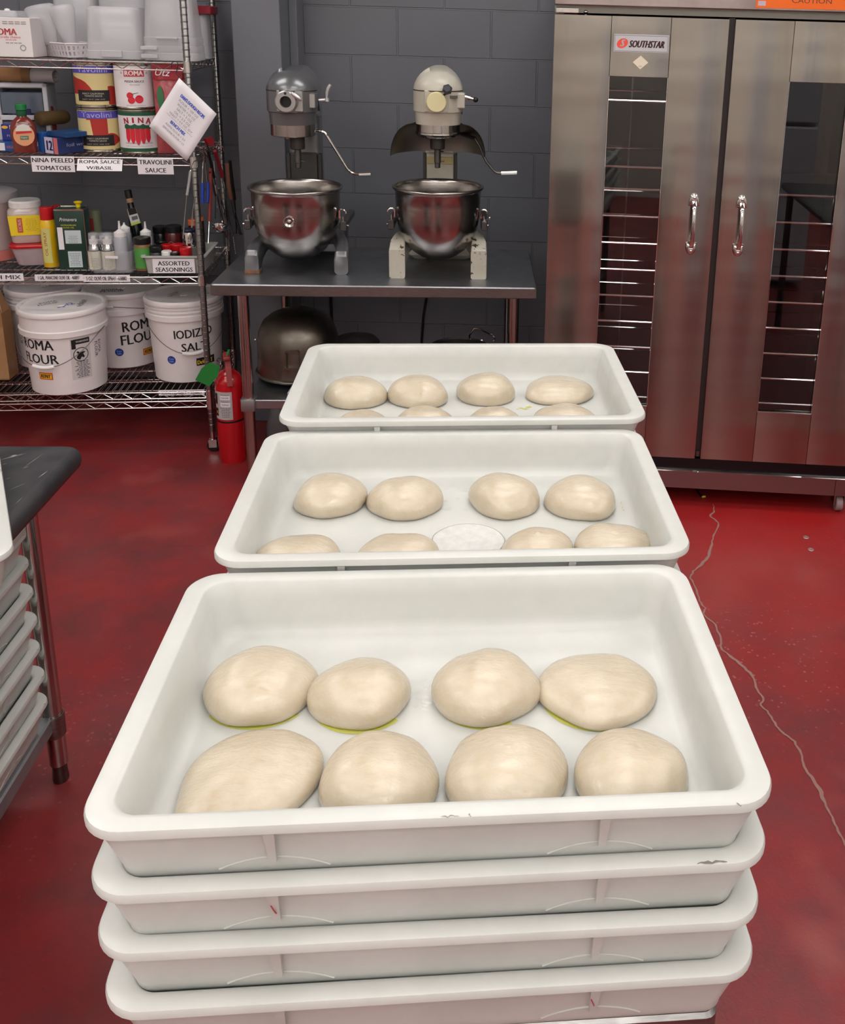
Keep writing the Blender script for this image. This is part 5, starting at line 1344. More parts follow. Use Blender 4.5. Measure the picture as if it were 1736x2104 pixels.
mb = MB(); mb.text('EXTRAVIRGIN', wt * 1.0, .006, on_flat(-.004, -dt - .001, ht * .745), bold=.02); mb.text('OLIVE OIL', wt * .75, .006, on_flat(-.004, -dt - .001, ht * .705), bold=.02); mb.build('lettering', flat('lime print', 200, 205, 60, .5), t, False)
MB().quad(F1(-wt * .38, ht * .44), F1(wt * .70, ht * .44), F1(wt * .70, ht * .66), F1(-wt * .38, ht * .66)).build('crest_panel', flat('pale blue label', 190, 204, 208, .5), t, False)
MB().quad(F1(-wt * .86, ht * .34), F1(-wt * .5, ht * .34), F1(-wt * .5, ht * .71), F1(-wt * .86, ht * .71)).build('strip_label', paper, t, False)
MB().quad(F1(-wt * .30, ht * .04), F1(wt * .62, ht * .04), F1(wt * .62, ht * .31), F1(-wt * .30, ht * .31)).build('facts_panel', flat('pale blue label', 190, 204, 208, .5), t, False)
mb = MB(); lines(mb, 8, wt * .85, ht * .22, .0016, lambda x, z: (x + wt * .16, -dt - .0012, z + ht * .175), 6); lines(mb, 6, wt * .85, ht * .13, .0012, lambda x, z: (x + wt * .16, -dt - .0012, z + ht * .51), 7); mb.build('small_print', ink_grey, t, False)
mb = MB(); mb.text('OIL', .03, .016, lambda x, z: (wt + .0008, x, z + ht * .8), shear=.3); mb.build('side_lettering', flat('dull print', 90, 120, 100, .5), t, False)
cp = MB().lathe([(.008, ht + .001), (.009, ht + .014), (.015, ht + .020), (.016, ht + .024), (.013, ht + .025), (.008, ht + .017), (0, ht + .015)], (wt * .45, dt * .2, 0), 24).build('cap', flat('cap yellow', 236, 208, 20, .35), t)
# grey green canister behind
t, R, h, c = cyl_item('canister', 'grey green canister standing behind the silver spray bottles', 'canister', 203, 530, 432, 11, S3, [(.97, 0), (1, .01), (1, .99), (.96, 1)], flat('sage green', 118, 124, 98, .5), y=3.93)
band(t, 'red_label', R, h * .6, h * .85, flat('dull red', 150, 50, 46, .5), -.3, a0=-1.3)
# clear bin
p0, p1 = at_z(180, 562, S3), at_z(264, 565, S3)
L_ = (p1 - p0).length
t = thing('plastic_bin', 'clear plastic bin holding the oil spray bottles', 'bin', ((p0.x + p1.x) / 2, (p0.y + p1.y) / 2 + .095, S3 + .0008), RA)
BIN = Vector(t.location); hb = at_y(172, 517, p0.y).z - S3
ho, hi_ = L_ / 2, L_ / 2 - .003
binm = flat('cloudy clear bin', 206, 208, 210, .22, alpha=.16, coat=.5)
MB().loft([(ho * .92, .078, .015, 0), (ho, .088, .018, hb * .96), (ho * 1.05, .094, .02, hb * .97), (ho * 1.05, .094, .02, hb), (hi_ * .99, .085, .016, hb), (hi_ * .92, .075, .013, .003)], 5).build('bin_body', binm, t, sharp=.7)
alu = flat('bottle aluminium', 190, 190, 192, .22, metal=1)
def spray(u, vb, vt, label, z=S3 + .0045, y=None, k=1.0):
    yy = y if y else BIN.y - .045
    cc = at_y(u, vb, yy); R = px(cc, 12.2 * k); h = at_y(u, 500, yy).z - z
    t = thing('spray_bottle', label, 'bottle', (cc.x, yy, z), facing(cc), 'silver oil spray bottles')
    MB().lathe([(R * .95, 0), (R, .003), (R, h * .72), (R * .96, h * .82), (R * .74, h * .96), (R * .62, h * 1.0)], seg=32).build('bottle_body', alu, t)
    z2 = h * 1.0
    MB().patch(R + .0006, -1.5, 1.5, .006, h * .74, 20).build('label', flat('cream paper', 214, 208, 188, .6), t, norm=False)
    f = on_cyl(R + .001, 0, h * .3); mb = MB(); lines(mb, 7, R * 1.5, h * .4, .0014, f, 5); mb.build('small_print', ink_grey, t, False)
    MB().patch(R + .001, -1.5, 1.5, h * .735, h * .75, 20).build('label_edge', ink, t, norm=False)
    MB().lathe([(R * .70, z2 - .002), (R * .74, z2), (R * .72, z2 + .016), (R * .4, z2 + .018), (R * .36, z2 + .030), (0, z2 + .032)], seg=24).build('pump', white_p, t)
    MB().lathe([(R * .76, z2 + .006), (R * .74, z2 + .040), (R * .70, z2 + .043), (0, z2 + .044)], seg=24).build('overcap', flat('clear overcap', 210, 212, 216, .2, alpha=.35, coat=.6), t)
spray(198, 556, 458, 'silver oil spray bottle at the left of the clear bin')
spray(226, 557, 455, 'silver oil spray bottle second from the left in the clear bin')
spray(232, 540, 438, 'silver oil spray bottle at the back of the clear bin', y=BIN.y + .03)
spray(214, 540, 452, 'silver oil spray bottle half hidden between the two front ones', y=BIN.y + .012)
MB_ = MB().box(-.05, .0, -.0005, .0005, 0, .011)
o = MB_.build('spray_label_strip', paper); o.location = (at_y(242, 530, BIN.y - .10).x, BIN.y - .099, at_y(215, 531, BIN.y - .1).z); tag(o, 'narrow cream label strip stuck across the front of the clear bin', 'label')
sq_m = flat('milky squeeze bottle', 176, 178, 186, .3, alpha=.9, coat=.3)
def squeeze(u, vb, vs, vt, rpx, y, label, wide=False, z=S3 + .0045):
    cc = at_y(u, vb, y); R = px(cc, rpx); h = at_y(u, vs, y).z - z; ht_ = at_y(u, vt, y).z - z
    t = thing('squeeze_bottle', label, 'bottle', (cc.x, y, z), 0, 'milky squeeze bottles')
    MB().lathe([(R * .95, 0), (R, .004), (R, h * .92), (R * .84, h)], seg=32).build('bottle_body', sq_m, t)
    cp = MB().lathe([(R * .86, h - .006), (R * .90, h), (R * .88, h + .014), (R * .5, h + .020), (R * .22, h + .026), (R * .12, ht_ - .002), (R * .18, ht_), (0, ht_ + .002)], seg=24).build('cap', white_p, t)
    return t
squeeze(250, 520, 484, 455, 13.5, BIN.y - .025, 'milky squeeze bottle with a white nozzle at the right of the clear bin')
squeeze(260, 520, 475, 458, 12, BIN.y + .045, 'milky bottle with a wide white cap behind the front squeeze bottle')
# grey bin of seasonings
p0, p1 = at_z(274, 566, S3), at_z(396, 567, S3); L_ = (p1 - p0).length
t = thing('plastic_bin', 'grey plastic bin labelled assorted seasonings', 'bin', ((p0.x + p1.x) / 2 + .02, (p0.y + p1.y) / 2 + .155, S3 + .0008), RA)
GB = Vector(t.location); hb = at_y(300, 530, p0.y).z - S3; ho = L_ / 2
MB().loft([(ho * .94, .115, .012, 0), (ho * 1.0, .122, .014, hb * .9), (ho * 1.10, .134, .016, hb * .93), (ho * 1.10, .134, .016, hb), (ho * .98, .120, .013, hb), (ho * .92, .112, .01, .004)], 5).build('bin_body', flat('pale grey plastic', 178, 178, 174, .4), t, sharp=.6)
lw = px(p0, 42)
cd = MB().box(-lw, lw, -.1285, -.127, .004, hb * .86).build('card', paper, t, False)
mb = MB(); mb.text('ASSORTED', lw * 1.5, hb * .24, on_flat(0, -.1290, hb * .60), bold=.01); mb.text('SEASONINGS', lw * 1.75, hb * .24, on_flat(0, -.1290, hb * .25), bold=.01); mb.build('lettering', ink, cd, False)
def jar(u, vt, rpx, y, label, body, cap, vcap, lbl=None, name='spice_jar', capr=1.02, z=S3 + .006):
    cc = at_y(u, vt, y); R = px(cc, rpx); h = at_y(u, vt, y).z - z; hc = at_y(u, vcap, y).z - z
    t = thing(name, label, 'jar', (cc.x, y, z), facing(cc), 'seasoning jars in the grey bin')
    MB().lathe([(R * .95, 0), (R, .003), (R, hc * .93), (R * .9, hc), (R * .88, hc + .002)], seg=32).build('jar_body', body, t)
    MB().lathe([(R * capr * .98, hc), (R * capr, hc + .001), (R * capr, h - .003), (R * capr * .9, h), (0, h - .001)], seg=32).build('lid', cap, t)
    if lbl: MB().patch(R + .0007, -1.4, 1.4, hc * .1, hc * .86, 20).build('label', lbl, t, norm=False)
    return t, R, hc
cap_b = flat('black cap', 20, 20, 22, .3); glass_d = flat('dark spice glass', 52, 36, 28, .15, coat=.5)
yf, ym, yb = GB.y - .085, GB.y - .02, GB.y + .065
t, R, hc = jar(291, 487, 16.5, yf, 'seasoning jar with a black cap and bright green label', flat('brown spice', 126, 96, 56, .3, coat=.4), cap_b, 500, flat('bright green label', 76, 146, 66, .5))
mb = MB(); f = on_cyl(R + .0014, .35, hc * .45); mb.face([mb.bm.verts.new(f(.008 * math.cos(q * PI / 8), .008 * math.sin(q * PI / 8))) for q in range(16)]); mb.build('label_dot', flat('sky blue print', 120, 170, 210, .5), t, False)
jar(320, 505, 12.5, yf, 'low dark seasoning jar right of the green-labelled jar', flat('dark pepper', 60, 58, 60, .3, coat=.4), cap_b, 517)
jar(342, 502, 12, ym, 'seasoning jar with a red cap behind the white cap', glass_d, red_p, 514)
jar(364, 501, 12, ym, 'seasoning jar with a red cap in the middle of the grey bin', glass_d, red_p, 514)
jar(381, 508, 12, yf, 'seasoning jar with a red cap at the front right of the grey bin', flat('dusky spice', 110, 60, 50, .3, coat=.4), red_p, 523)
jar(342, 515, 10, yf - .012, 'small jar with a white cap at the front of the grey bin', flat('pale spice', 180, 170, 160, .4), white_p, 528)
t, R, hc = jar(359, 518, 9.5, yf - .012, 'small jar with a black flip cap between the white and red caps', flat('dark pepper', 60, 58, 60, .3, coat=.4), cap_b, 529)
MB().loft([(.008, .003, .001, 0), (.008, .003, .001, .001)], 2, (0, 0, at_y(359, 518, yf - .012).z - (S3 + .006))).build('flap', white_p, t)
t, R, hc = jar(355, 463, 16.5, yb, 'dark red sauce jar with a black lid behind the red caps', flat('dark red sauce', 84, 28, 30, .25, coat=.5), cap_b, 476, None)
mb = MB(); f = on_cyl(R + .0012, -.35, hc * .62); n = 20
for q in range(n):
    a, b = 2 * PI * q / n, 2 * PI * (q + 1) / n; mb.quad(f(.013 * math.cos(a), .013 * math.sin(a)), f(.013 * math.cos(b), .013 * math.sin(b)), f(.011 * math.cos(b), .011 * math.sin(b)), f(.011 * math.cos(a), .011 * math.sin(a)))
mb.build('label_ring', flat('dusty pink print', 170, 110, 112, .5), t, False)
jar(333, 494, 12, yb - .01, 'dark jar with a black cap and yellow label beside the red sauce jar', flat('dark olive jar', 46, 44, 34, .3, coat=.4), cap_b, 505, flat('olive yellow label', 150, 144, 60, .5))
jar(328, 464, 14, yb + .04, 'black-lidded bottle standing behind the seasoning jars', flat('very dark jar', 26, 26, 30, .25, coat=.4), cap_b, 478)
t, R, hc = jar(388, 470, 13, ym + .01, 'polished steel shaker with a dark top at the right of the grey bin', chrome, flat('dark blue top', 26, 34, 60, .4), 476, name='shaker')
t, R, hc = jar(402, 472, 10, yb, 'navy salt canister with a white printed label behind the steel shaker', flat('navy canister', 30, 40, 70, .4), white_p, 476, flat('label off white', 190, 190, 196, .5), name='canister')
jar(396, 450, 10, yb + .05, 'jar with an orange lid behind the steel shaker', glass_d, flat('orange cap', 214, 110, 70, .4), 462)
jar(410, 446, 8, yb + .06, 'smaller jar with an orange lid next to the rack post', glass_d, flat('orange cap', 214, 110, 70, .4), 453)
squeeze(302, 510, 482, 456, 12, GB.y - .0, 'small squeeze bottle with a slanting white nozzle in the grey bin', z=S3 + .006)
# tall dark vinegar bottle leaning right
b0, b1 = at_y(291, 500, yb + .005), at_y(262, 390, yb + .02)
b0.z = S3 + .010
ax = (b1 - b0); LN = ax.length; Mq = Matrix.Translation(b0) @ ax.to_track_quat('Z', 'Y').to_matrix().to_4x4()
t = thing('vinegar_bottle', 'tall dark bottle with a white hang tag leaning in the grey bin', 'bottle', b0)
Ml = Matrix.Translation(-b0) @ Mq
r0 = px(b0, 12)
MB().lathe([(r0 * .95, 0), (r0, .004), (r0, LN * .50), (r0 * .9, LN * .56), (r0 * .52, LN * .68), (r0 * .5, LN * .84)], seg=28, M=Ml).build('bottle_body', flat('black green glass', 16, 20, 24, .1, coat=.6), t)
MB().lathe([(r0 * .53, LN * .82), (r0 * .53, LN * .88)], seg=24, M=Ml, cap=False).build('neck_band', flat('tan band', 170, 130, 100, .5), t)
MB().lathe([(r0 * .56, LN * .88), (r0 * .58, LN * .99), (r0 * .5, LN), (0, LN)], seg=24, M=Ml).build('cap', black_p, t)
P4 = [at_y(u, v, yb - .022) - b0 for u, v in ((261, 430), (278, 426), (289, 458), (270, 464))]
lb = MB().loops([P4, [q + Vector((0, .0008, 0)) for q in P4]]).build('label', flat('white bottle label', 200, 200, 198, .5), t, False)
def lq(a0, a1, b0_, b1_, m_, nm, d=.001):
    def at(a, b): return P4[3].lerp(P4[2], a).lerp(P4[0].lerp(P4[1], a), b) - Vector((0, d, 0))
    MB().quad(at(a0, b0_), at(a1, b0_), at(a1, b1_), at(a0, b1_)).build(nm, m_, lb, False)
lq(.08, 1, .62, 1, blk, 'label_field'); lq(0, 1, 0, .14, flat('lime band', 180, 200, 80, .5), 'lime_band'); lq(.25, .9, .28, .5, ink_grey, 'small_print')
# grey storage box behind the front post
p = at_y(424, 540, 3.93)
t = thing('storage_box', 'grey plastic box behind the rack post on the third shelf', 'box', (p.x - .06, 3.93, S3 + .0008), RA)
hb_ = at_y(430, 492, 3.93).z - S3
MB().loft([(.10, .10, .01, 0), (.11, .11, .012, hb_ * .9), (.12, .12, .012, hb_ * .92), (.12, .12, .012, hb_)], 4).build('box_body', flat('mid grey plastic', 150, 148, 150, .4), t)
D.objects.remove([c for c in t.children][0]); D.objects.remove(t)

# ------------------------------------------------------------------ second shelf: boxes and rolls
def carton(name, label, cat, u0, u1, vb, vt, y, m, dep=.06, rz=None, z=S2, vz=None, group=None):
    a, b = at_y(u0, vb, y), at_y(u1, vb, y); w_ = (b - a).length; zz = z if vz is None else at_y(u0, vz, y).z
    h = at_y((u0 + u1) / 2, vt, y).z - zz
    t = thing(name, label, cat, ((a.x + b.x) / 2, y + dep / 2, zz + .0008), RA if rz is None else rz, group)
    MB().box(-w_ / 2, w_ / 2, -dep / 2, dep / 2, 0, h, b=.0015).build('carton' if cat == 'box' else name.split('_')[-1] + '_body', m, t)
    return t, w_, h, dep
navy = flat('navy carton', 24, 40, 92, .4); blue = flat('bright blue carton', 26, 76, 142, .4)
# white drawer unit with a see-through drawer
t = thing('drawer_unit', 'white plastic drawer unit at the back left of the second shelf', 'drawer unit', (at_y(30, 250, 3.86).x, 3.97, S2 + .0008), .30)
a, b = at_y(-20, 250, 3.86), at_y(78, 250, 3.86); w_ = (b - a).length; h_ = at_y(30, 172, 3.86).z - S2
mb = MB().box(-w_ / 2, -w_ / 2 + .018, -.10, .10, 0, h_, b=.004).box(w_ / 2 - .018, w_ / 2, -.10, .10, 0, h_, b=.004).box(-w_ / 2, w_ / 2, -.10, .10, h_ - .018, h_, b=.004).box(-w_ / 2, w_ / 2, -.10, .10, 0, .018, b=.004).box(-w_ / 2, w_ / 2, -.10, .10, h_ * .42, h_ * .50, b=.003).box(-w_ / 2 + .01, w_ / 2 - .01, .08, .095, .01, h_ - .01)
mb.build('frame', flat('lilac white plastic', 206, 206, 214, .35), t)
MB().box(-w_ / 2 + .020, w_ / 2 - .020, -.094, .07, h_ * .52, h_ * .86, b=.003).build('drawer', flat('smoky clear plastic', 92, 104, 120, .2, coat=.5), t)
MB().box(-w_ / 2 + .020, w_ / 2 - .020, -.094, .07, h_ * .07, h_ * .40, b=.003).build('drawer', flat('smoky clear plastic', 92, 104, 120, .2), t)
zt = S2 + .0008 + h_
def roll(name, label, u0, v0, u1, v1, y0, y1, rpx, m, core=None, cat='roll'):
    a, b = at_y(u0, v0, y0), at_y(u1, v1, y1); r = px((a + b) / 2, rpx)
    t = thing(name, label, cat, (a + b) / 2); a, b = a - Vector(t.location), b - Vector(t.location)
    MB().cyl(a, b, r, r, 28).build('roll_body', m, t, sharp=.6)
    if core:
        d = (b - a).normalized(); MB().cyl(b, b + d * .0008, r * .72, r * .72, 24).build('core', core, t)
    return t
yr = 3.93
cz = zt
t = thing('cardboard_tube', 'thick tan cardboard roll lying on the white drawer unit', 'roll', (0, 0, 0))
a, b = at_y(-10, 153, yr), at_y(60, 154, yr); r = px(a, 15.5)
zc = zt + r + .001
t.location = ((a.x + b.x) / 2, yr, zc)
MB().cyl(((a.x - b.x) / 2 - .04, -.01, 0), ((b.x - a.x) / 2, .01, 0), r, r, 28).build('tube_body', cardboard, t, sharp=.6)
MB().cyl(((b.x - a.x) / 2 - .03, .0, 0), ((b.x - a.x) / 2 + .0, .0101, 0), r * 1.03, r * 1.03, 28).build('wrap', flat('dark tan wrap', 130, 96, 62, .7), t, sharp=.6)
r2 = px(a, 13.5)
t = thing('foil_roll', 'greyish white roll lying beside the tan roll under the top shelf', 'roll', (at_y(86, 152, yr).x, yr + .012, zt + r2 + .001))
hl = px(a, 24)
MB().lathe([(r2, -hl), (r2, hl), (r2 * .86, hl), (r2 * .84, hl * .5)], seg=32, M=Matrix.Rotation(PI / 2, 4, 'Y'), cap=False).build('roll_body', flat('grey white wrap', 170, 164, 166, .45), t, sharp=.5)
# sauce bottle
c, R, p = spot(55, 316, S2, 24)
h = at_y(55, 214, c.y).z - S2
t = thing('sauce_bottle', 'red brown sauce bottle with a green cap at the front of the second shelf', 'bottle', (c.x, c.y - .005, S2 + .0008), facing(c))
sauce = flat('brown red sauce', 112, 40, 30, .15, coat=.8)
MB().loft([(R * .88, R * .50, .015, 0), (R * .94, R * .55, .018, .005), (R * .90, R * .53, .02, h * .12), (R * 1.0, R * .6, .025, h * .30), (R * 1.0, R * .6, .025, h * .52), (R * .86, R * .55, .025, h * .63), (R * .50, R * .42, .02, h * .72), (R * .36, R * .36, .02, h * .75), (R * .34, R * .34, .02, h * .78)], 8).build('bottle_body', sauce, t, sharp=1)
MB().lathe([(R * .38, h * .75), (R * .40, h * .76), (R * .40, h * .86), (R * .36, h * .865)], seg=28).build('neck_seal', dk_green, t)
MB().lathe([(R * .40, h * .87), (R * .44, h * .88), (R * .44, h * .985), (R * .38, h), (0, h)], seg=28).build('cap', flat('cap green', 20, 120, 62, .4), t)
yl = -R * .62
lb = MB().prism([(R * .74 * math.sin(q) * (1 if abs(math.sin(q)) < .7 else 1.08), h * .37 + h * .22 * -math.cos(q)) for q in [2 * PI * k / 24 for k in range(24)]], yl - .0012, yl, 'y').build('label', flat('peach label', 214, 150, 110, .5), t, False)
MB().prism([(-R * .6, h * .46), (R * .6, h * .46), (R * .45, h * .57), (0, h * .60), (-R * .45, h * .57)], yl - .0018, yl - .0012, 'y').build('snow_print', flat('pale print', 206, 206, 196, .5), lb, False)
MB().prism([(-R * .58, h * .40), (R * .62, h * .42), (R * .60, h * .46), (-R * .56, h * .45)], yl - .0022, yl - .0016, 'y').build('red_banner', flat('banner red', 190, 40, 46, .5), lb, False)
MB().prism([(-R * .3, h * .28), (R * .34, h * .28), (R * .34, h * .36), (-R * .3, h * .36)], yl - .0022, yl - .0016, 'y').build('green_panel', flat('panel green', 90, 116, 84, .5), lb, False)
mb = MB(); mb.text('Original', R * .5, .007, on_flat(.0, yl - .0026, h * .32), shear=.3); mb.build('lettering', paper, lb, False)
# cartons
def front_patch(t, w_, h, dep, x0, x1, z0, z1, m_, nm='print_panel', d=.0006):
    return MB().quad((w_ * (x0 - .5), -dep / 2 - d, h * z0), (w_ * (x1 - .5), -dep / 2 - d, h * z0), (w_ * (x1 - .5), -dep / 2 - d, h * z1), (w_ * (x0 - .5), -dep / 2 - d, h * z1)).build(nm, m_, t, False)
def word(t, s_, w_, h_, x, z, dep, m_): mb = MB(); mb.text(s_, w_, h_, on_flat(x, -dep / 2 - .0012, z)); mb.build('lettering', m_, t, False)
BOXG = 'food wrap and foil boxes on the second shelf'
t, w_, h, dp = carton('wrap_box', 'blue wrap box at the bottom left by the sauce bottle', 'box', -14, 30, 316, 292, 3.72, blue, .12, group=BOXG)
front_patch(t, w_, h, dp, .05, .5, .1, .9, paper); word(t, 'WRAP', .03, .012, .02, h * .45, dp, flat('pink print', 200, 110, 110, .5))
z_ = Vector(t.location).z + h
t, w_, h, dp = carton('wrap_box', 'navy box with an orange spot left of the sauce bottle', 'box', 4, 40, 290, 256, 3.76, flat('royal blue carton', 40, 50, 130, .4), .08, z=z_, group=BOXG)
mb = MB(); mb.face([mb.bm.verts.new((-w_ * .3 + .012 * math.cos(q * PI / 8), -dp / 2 - .0007, h * .82 + .006 * math.sin(q * PI / 8))) for q in range(16)]); mb.build('orange_spot', flat('orange yellow', 238, 180, 50, .5), t, False)
front_patch(t, w_, h, dp, .45, .7, .7, .95, paper); word(t, 'FOIL', .03, .008, .0, h * .3, dp, flat('pale lilac print', 178, 176, 220, .5))
t, w_, h, dp = carton('wrap_box', 'navy and red box on end behind the sauce bottle', 'box', 22, 64, 262, 224, 3.88, flat('very dark blue carton', 26, 30, 76, .4), .05, z=S2 + .09, group=BOXG)
t.location.z = S2 + .001; ch = t.children[0]; D.objects.remove(ch)
hz = at_y(40, 224, 3.88).z - S2
MB().box(-w_ / 2, w_ / 2, -dp / 2, dp / 2, 0, hz, b=.0015).build('carton', flat('very dark blue carton', 26, 30, 76, .4), t)
mb = MB(); mb.text('Reynolds', w_ * .5, .009, on_flat(-w_ * .2, -dp / 2 - .0012, hz - .018)); mb.text('Cut-Rite', w_ * .5, .009, on_flat(-w_ * .2, -dp / 2 - .0012, hz - .032)); mb.build('lettering', paper, t, False)
MB().quad((-w_ / 2, -dp / 2 - .0006, hz - .075), (w_ / 2, -dp / 2 - .0006, hz - .075), (w_ / 2, -dp / 2 - .0006, hz - .052), (-w_ / 2, -dp / 2 - .0006, hz - .052)).build('red_panel', red_p, t, False)
a = at_y(82, 250, 3.92); hz = at_y(82, 222, 3.92).z - S2; w_ = px(a, 36)
t = thing('wrap_box', 'deep blue box with white lettering behind the brown roll', 'box', (a.x, 3.95, S2 + .001), RA, BOXG)
MB().box(-w_ / 2, w_ / 2, -.025, .025, 0, hz, b=.0015).build('carton', navy, t)
mb = MB(); mb.text('BAKE', w_ * .6, .016, on_flat(.0, -.0262, hz - .022), bold=.03); mb.build('lettering', flat('pale blue grey print', 170, 180, 200, .5), t, False)
a = at_y(107, 250, 3.95); hz = at_y(107, 219, 3.95).z - S2
t = thing('spice_tin', 'dark red ribbed container at the back of the second shelf', 'tin', (a.x, 3.95, S2 + .001)); r = px(a, 7.5)
MB().lathe([(r, 0), (r, hz * .7), (r * .8, hz * .72), (r * .8, hz * .86), (r * .6, hz * .88), (r * .6, hz), (0, hz)], seg=24).build('tin_body', flat('brown red plastic', 120, 30, 28, .4), t)
# long boxes running back, right of the sauce bottle
def long_box(u0, u1, vb, vt, ang_, ln, label, m_, z=S2):
    a = at_z(u0, vb, z + .0008) if z == S2 else at_y(u0, vb, 3.78)
    w_ = px(a, u1 - u0); h = px(a, (vb - vt))
    t = thing('wrap_box', label, 'box', (a.x, a.y, z + .0008), ang_, BOXG)
    MB().box(0, w_, 0, ln, 0, h, b=.0015).build('carton', m_, t); return t, w_, h
t, w_, h = long_box(94, 136, 314, 281, -.50, .17, 'long blue and salmon wrap box lying with its end to the front', navy)
MB().quad((.0, -.0006, .0), (w_ * .62, -.0006, 0), (w_ * .62, -.0006, h), (0, -.0006, h)).build('end_panel', flat('lilac white panel', 196, 190, 214, .5), t, False)
MB().quad((w_ * .68, -.0007, .0), (w_ * .98, -.0007, 0), (w_ * .98, -.0007, h), (w_ * .68, -.0007, h)).build('salmon_panel', flat('salmon panel', 206, 110, 110, .5), t, False)
mb = MB(); mb.text('12', w_ * .4, h * .6, on_flat(w_ * .38, -.0014, h * .5), bold=.03); mb.build('lettering', navy, t, False)
mb = MB(); mb.text('foil wrap', .10, .018, lambda x, z: (w_ + .0008, .085 + x, h * .5 + z), bold=.01); mb.build('side_lettering', flat('grey blue print', 150, 160, 190, .5), t, False)
t2_, w2, h2_ = long_box(80, 96, 312, 272, -.50, .15, 'upright bright blue wrap box right beside the sauce bottle', blue)
t3, w3, h3 = long_box(98, 150, 281, 272, -.50, .14, 'flat blue wrap box lying on the long navy one', flat('mid blue carton', 24, 64, 112, .4), z=S2)
t3.location = (t.location.x + .004, t.location.y + .02, S2 + .0018 + h)
a, b = at_y(80, 257, 3.86), at_y(140, 250, 3.98); r = px(a, 14.5)
z_ = S2 + .0018 + h + h3 + r + .003
t = thing('brown_bottle', 'round brown roll lying across the wrap boxes', 'roll', ((a.x + b.x) / 2, (a.y + b.y) / 2, z_))
a2, b2 = a - Vector(t.location), b - Vector(t.location); a2.z = 0; b2.z = 0; d = (b2 - a2).normalized()
MB().tube([a2, a2 + d * .004, b2 - d * .02, b2 - d * .006, b2], r, 24, rs=[r * .9, r, r, r * .85, r * .4]).build('roll_body', flat('brown paper roll', 96, 74, 42, .6), t, sharp=1)
t.name = 'paper_roll'

# ------------------------------------------------------------------ top shelf
white_c = flat('white carton', 214, 208, 208, .6)
t, w_, h, dp = carton('pizza_box_carton', 'white carton printed in red at the left edge of the top shelf', 'box', -40, 62, 119, 36, 3.70, white_c, .14, group=None, z=S1)
mb = MB(); mb.text('ROMA', .085, .024, on_flat(.0, -dp / 2 - .0012, h * .64), bold=.04); mb.text('mozzarella cheese', .10, .009, on_flat(.005, -dp / 2 - .0012, h * .51)); mb.text('whole milk', .04, .006, on_flat(.02, -dp / 2 - .0012, h * .44)); mb.build('lettering', flat('faded red print', 206, 96, 100, .6), t, False)
mb = MB(); lines(mb, 2, .09, .014, .003, on_flat(.04, -dp / 2 - .0012, h * .87), 2); lines(mb, 1, .09, .008, .003, on_flat(.03, -dp / 2 - .0012, h * .36), 3); mb.build('small_print', flat('faded grey print', 150, 146, 140, .6), t, False)
mb = MB(); n = 20
for q in range(n):
    a, b = 2 * PI * q / n, 2 * PI * (q + 1) / n; mb.quad(*[(w_ * .32 + r * math.cos(g), -dp / 2 - .0012, h * .24 + r * math.sin(g)) for r, g in ((.011, a), (.011, b), (.008, b), (.008, a))])
mb.build('round_mark', flat('faded green print', 130, 150, 138, .6), t, False)
zc1 = S1 + .0008 + h; xc1 = Vector(t.location)
t.name = 'cheese_carton'; t.children[0].name = 'carton'
t, w_, h, dp = carton('cheese_carton', 'second white carton with red stripes behind the white basket', 'box', 60, 108, 118, 34, 3.90, white_c, .14, z=S1)
for k, (x0, x1, z0, z1) in enumerate(((.05, .6, .58, .62), (.2, .75, .47, .54), (.1, .9, .36, .40))): front_patch(t, w_, h, dp, x0, x1, z0, z1, flat('faded red print', 206, 96, 100, .6), 'stripe')
a = at_y(-20, 33, 3.76); w_ = px(a, 66)
t = thing('container_lid', 'clear plastic lid lying on the white carton at the left edge', 'lid', (at_y(10, 30, 3.78).x, 3.80, zc1 + .0008), RA)
MB().loft([(w_ / 2, .075, .01, 0), (w_ / 2, .075, .01, .014), (w_ / 2 - .006, .069, .01, .024)], 4).build('lid_body', clear_frost, t)
MB().lathe([(.010, .024), (.009, .030), (0, .032)], seg=20).build('knob', white_p, t)
# white slotted basket
pA, pB, pC = at_z(84, 114, S1), at_z(141, 119, S1), at_z(172, 117, S1)
L1 = (pB - pA).length; an = math.atan2(pB.y - pA.y, pB.x - pA.x)
t = thing('plastic_basket', 'white slotted plastic basket holding two clear scoops', 'basket', (pA.x, pA.y, S1 + .0008), an)
hb = at_y(76, 86, pA.y).z - S1; D2 = .13
def slotted(mb, A, B, C_, D_, nx, nz, th):           # quad with real slots: A,B bottom, C,D top; th = inward offset
    A, B, C_, D_ = map(Vector, (A, B, C_, D_)); th = Vector(th)
    xs = [0]; 
    for k in range(nx): xs += [(k + .28) / nx, (k + .78) / nx]
    xs.append(1); zs = [0]
    for k in range(nz): zs += [.10 + (k + .10) / nz * .80, .10 + (k + .82) / nz * .80]
    zs.append(1)
    def P(a, b): return A.lerp(B, a).lerp(D_.lerp(C_, a), b)
    for i in range(len(xs) - 1):
        for j in range(len(zs) - 1):
            if i % 2 == 1 and j % 2 == 1: continue
            q = [P(xs[i], zs[j]), P(xs[i + 1], zs[j]), P(xs[i + 1], zs[j + 1]), P(xs[i], zs[j + 1])]
            mb.loops([[v - th for v in q], [v + th for v in q]])
mb = MB(); e = .014
BL, BR, FL_, FR_ = (0, 0, 0), (L1, 0, 0), (-e, -e, hb), (L1 + e, -e, hb)
slotted(mb, BL, BR, FR_, FL_, 10, 2, (0, .0007, 0))
slotted(mb, BR, (L1, D2, 0), (L1 + e, D2 + e, hb), FR_, 8, 2, (.0007, 0, 0))
slotted(mb, BL, (0, D2, 0), (-e, D2 + e, hb), FL_, 8, 2, (.0007, 0, 0))
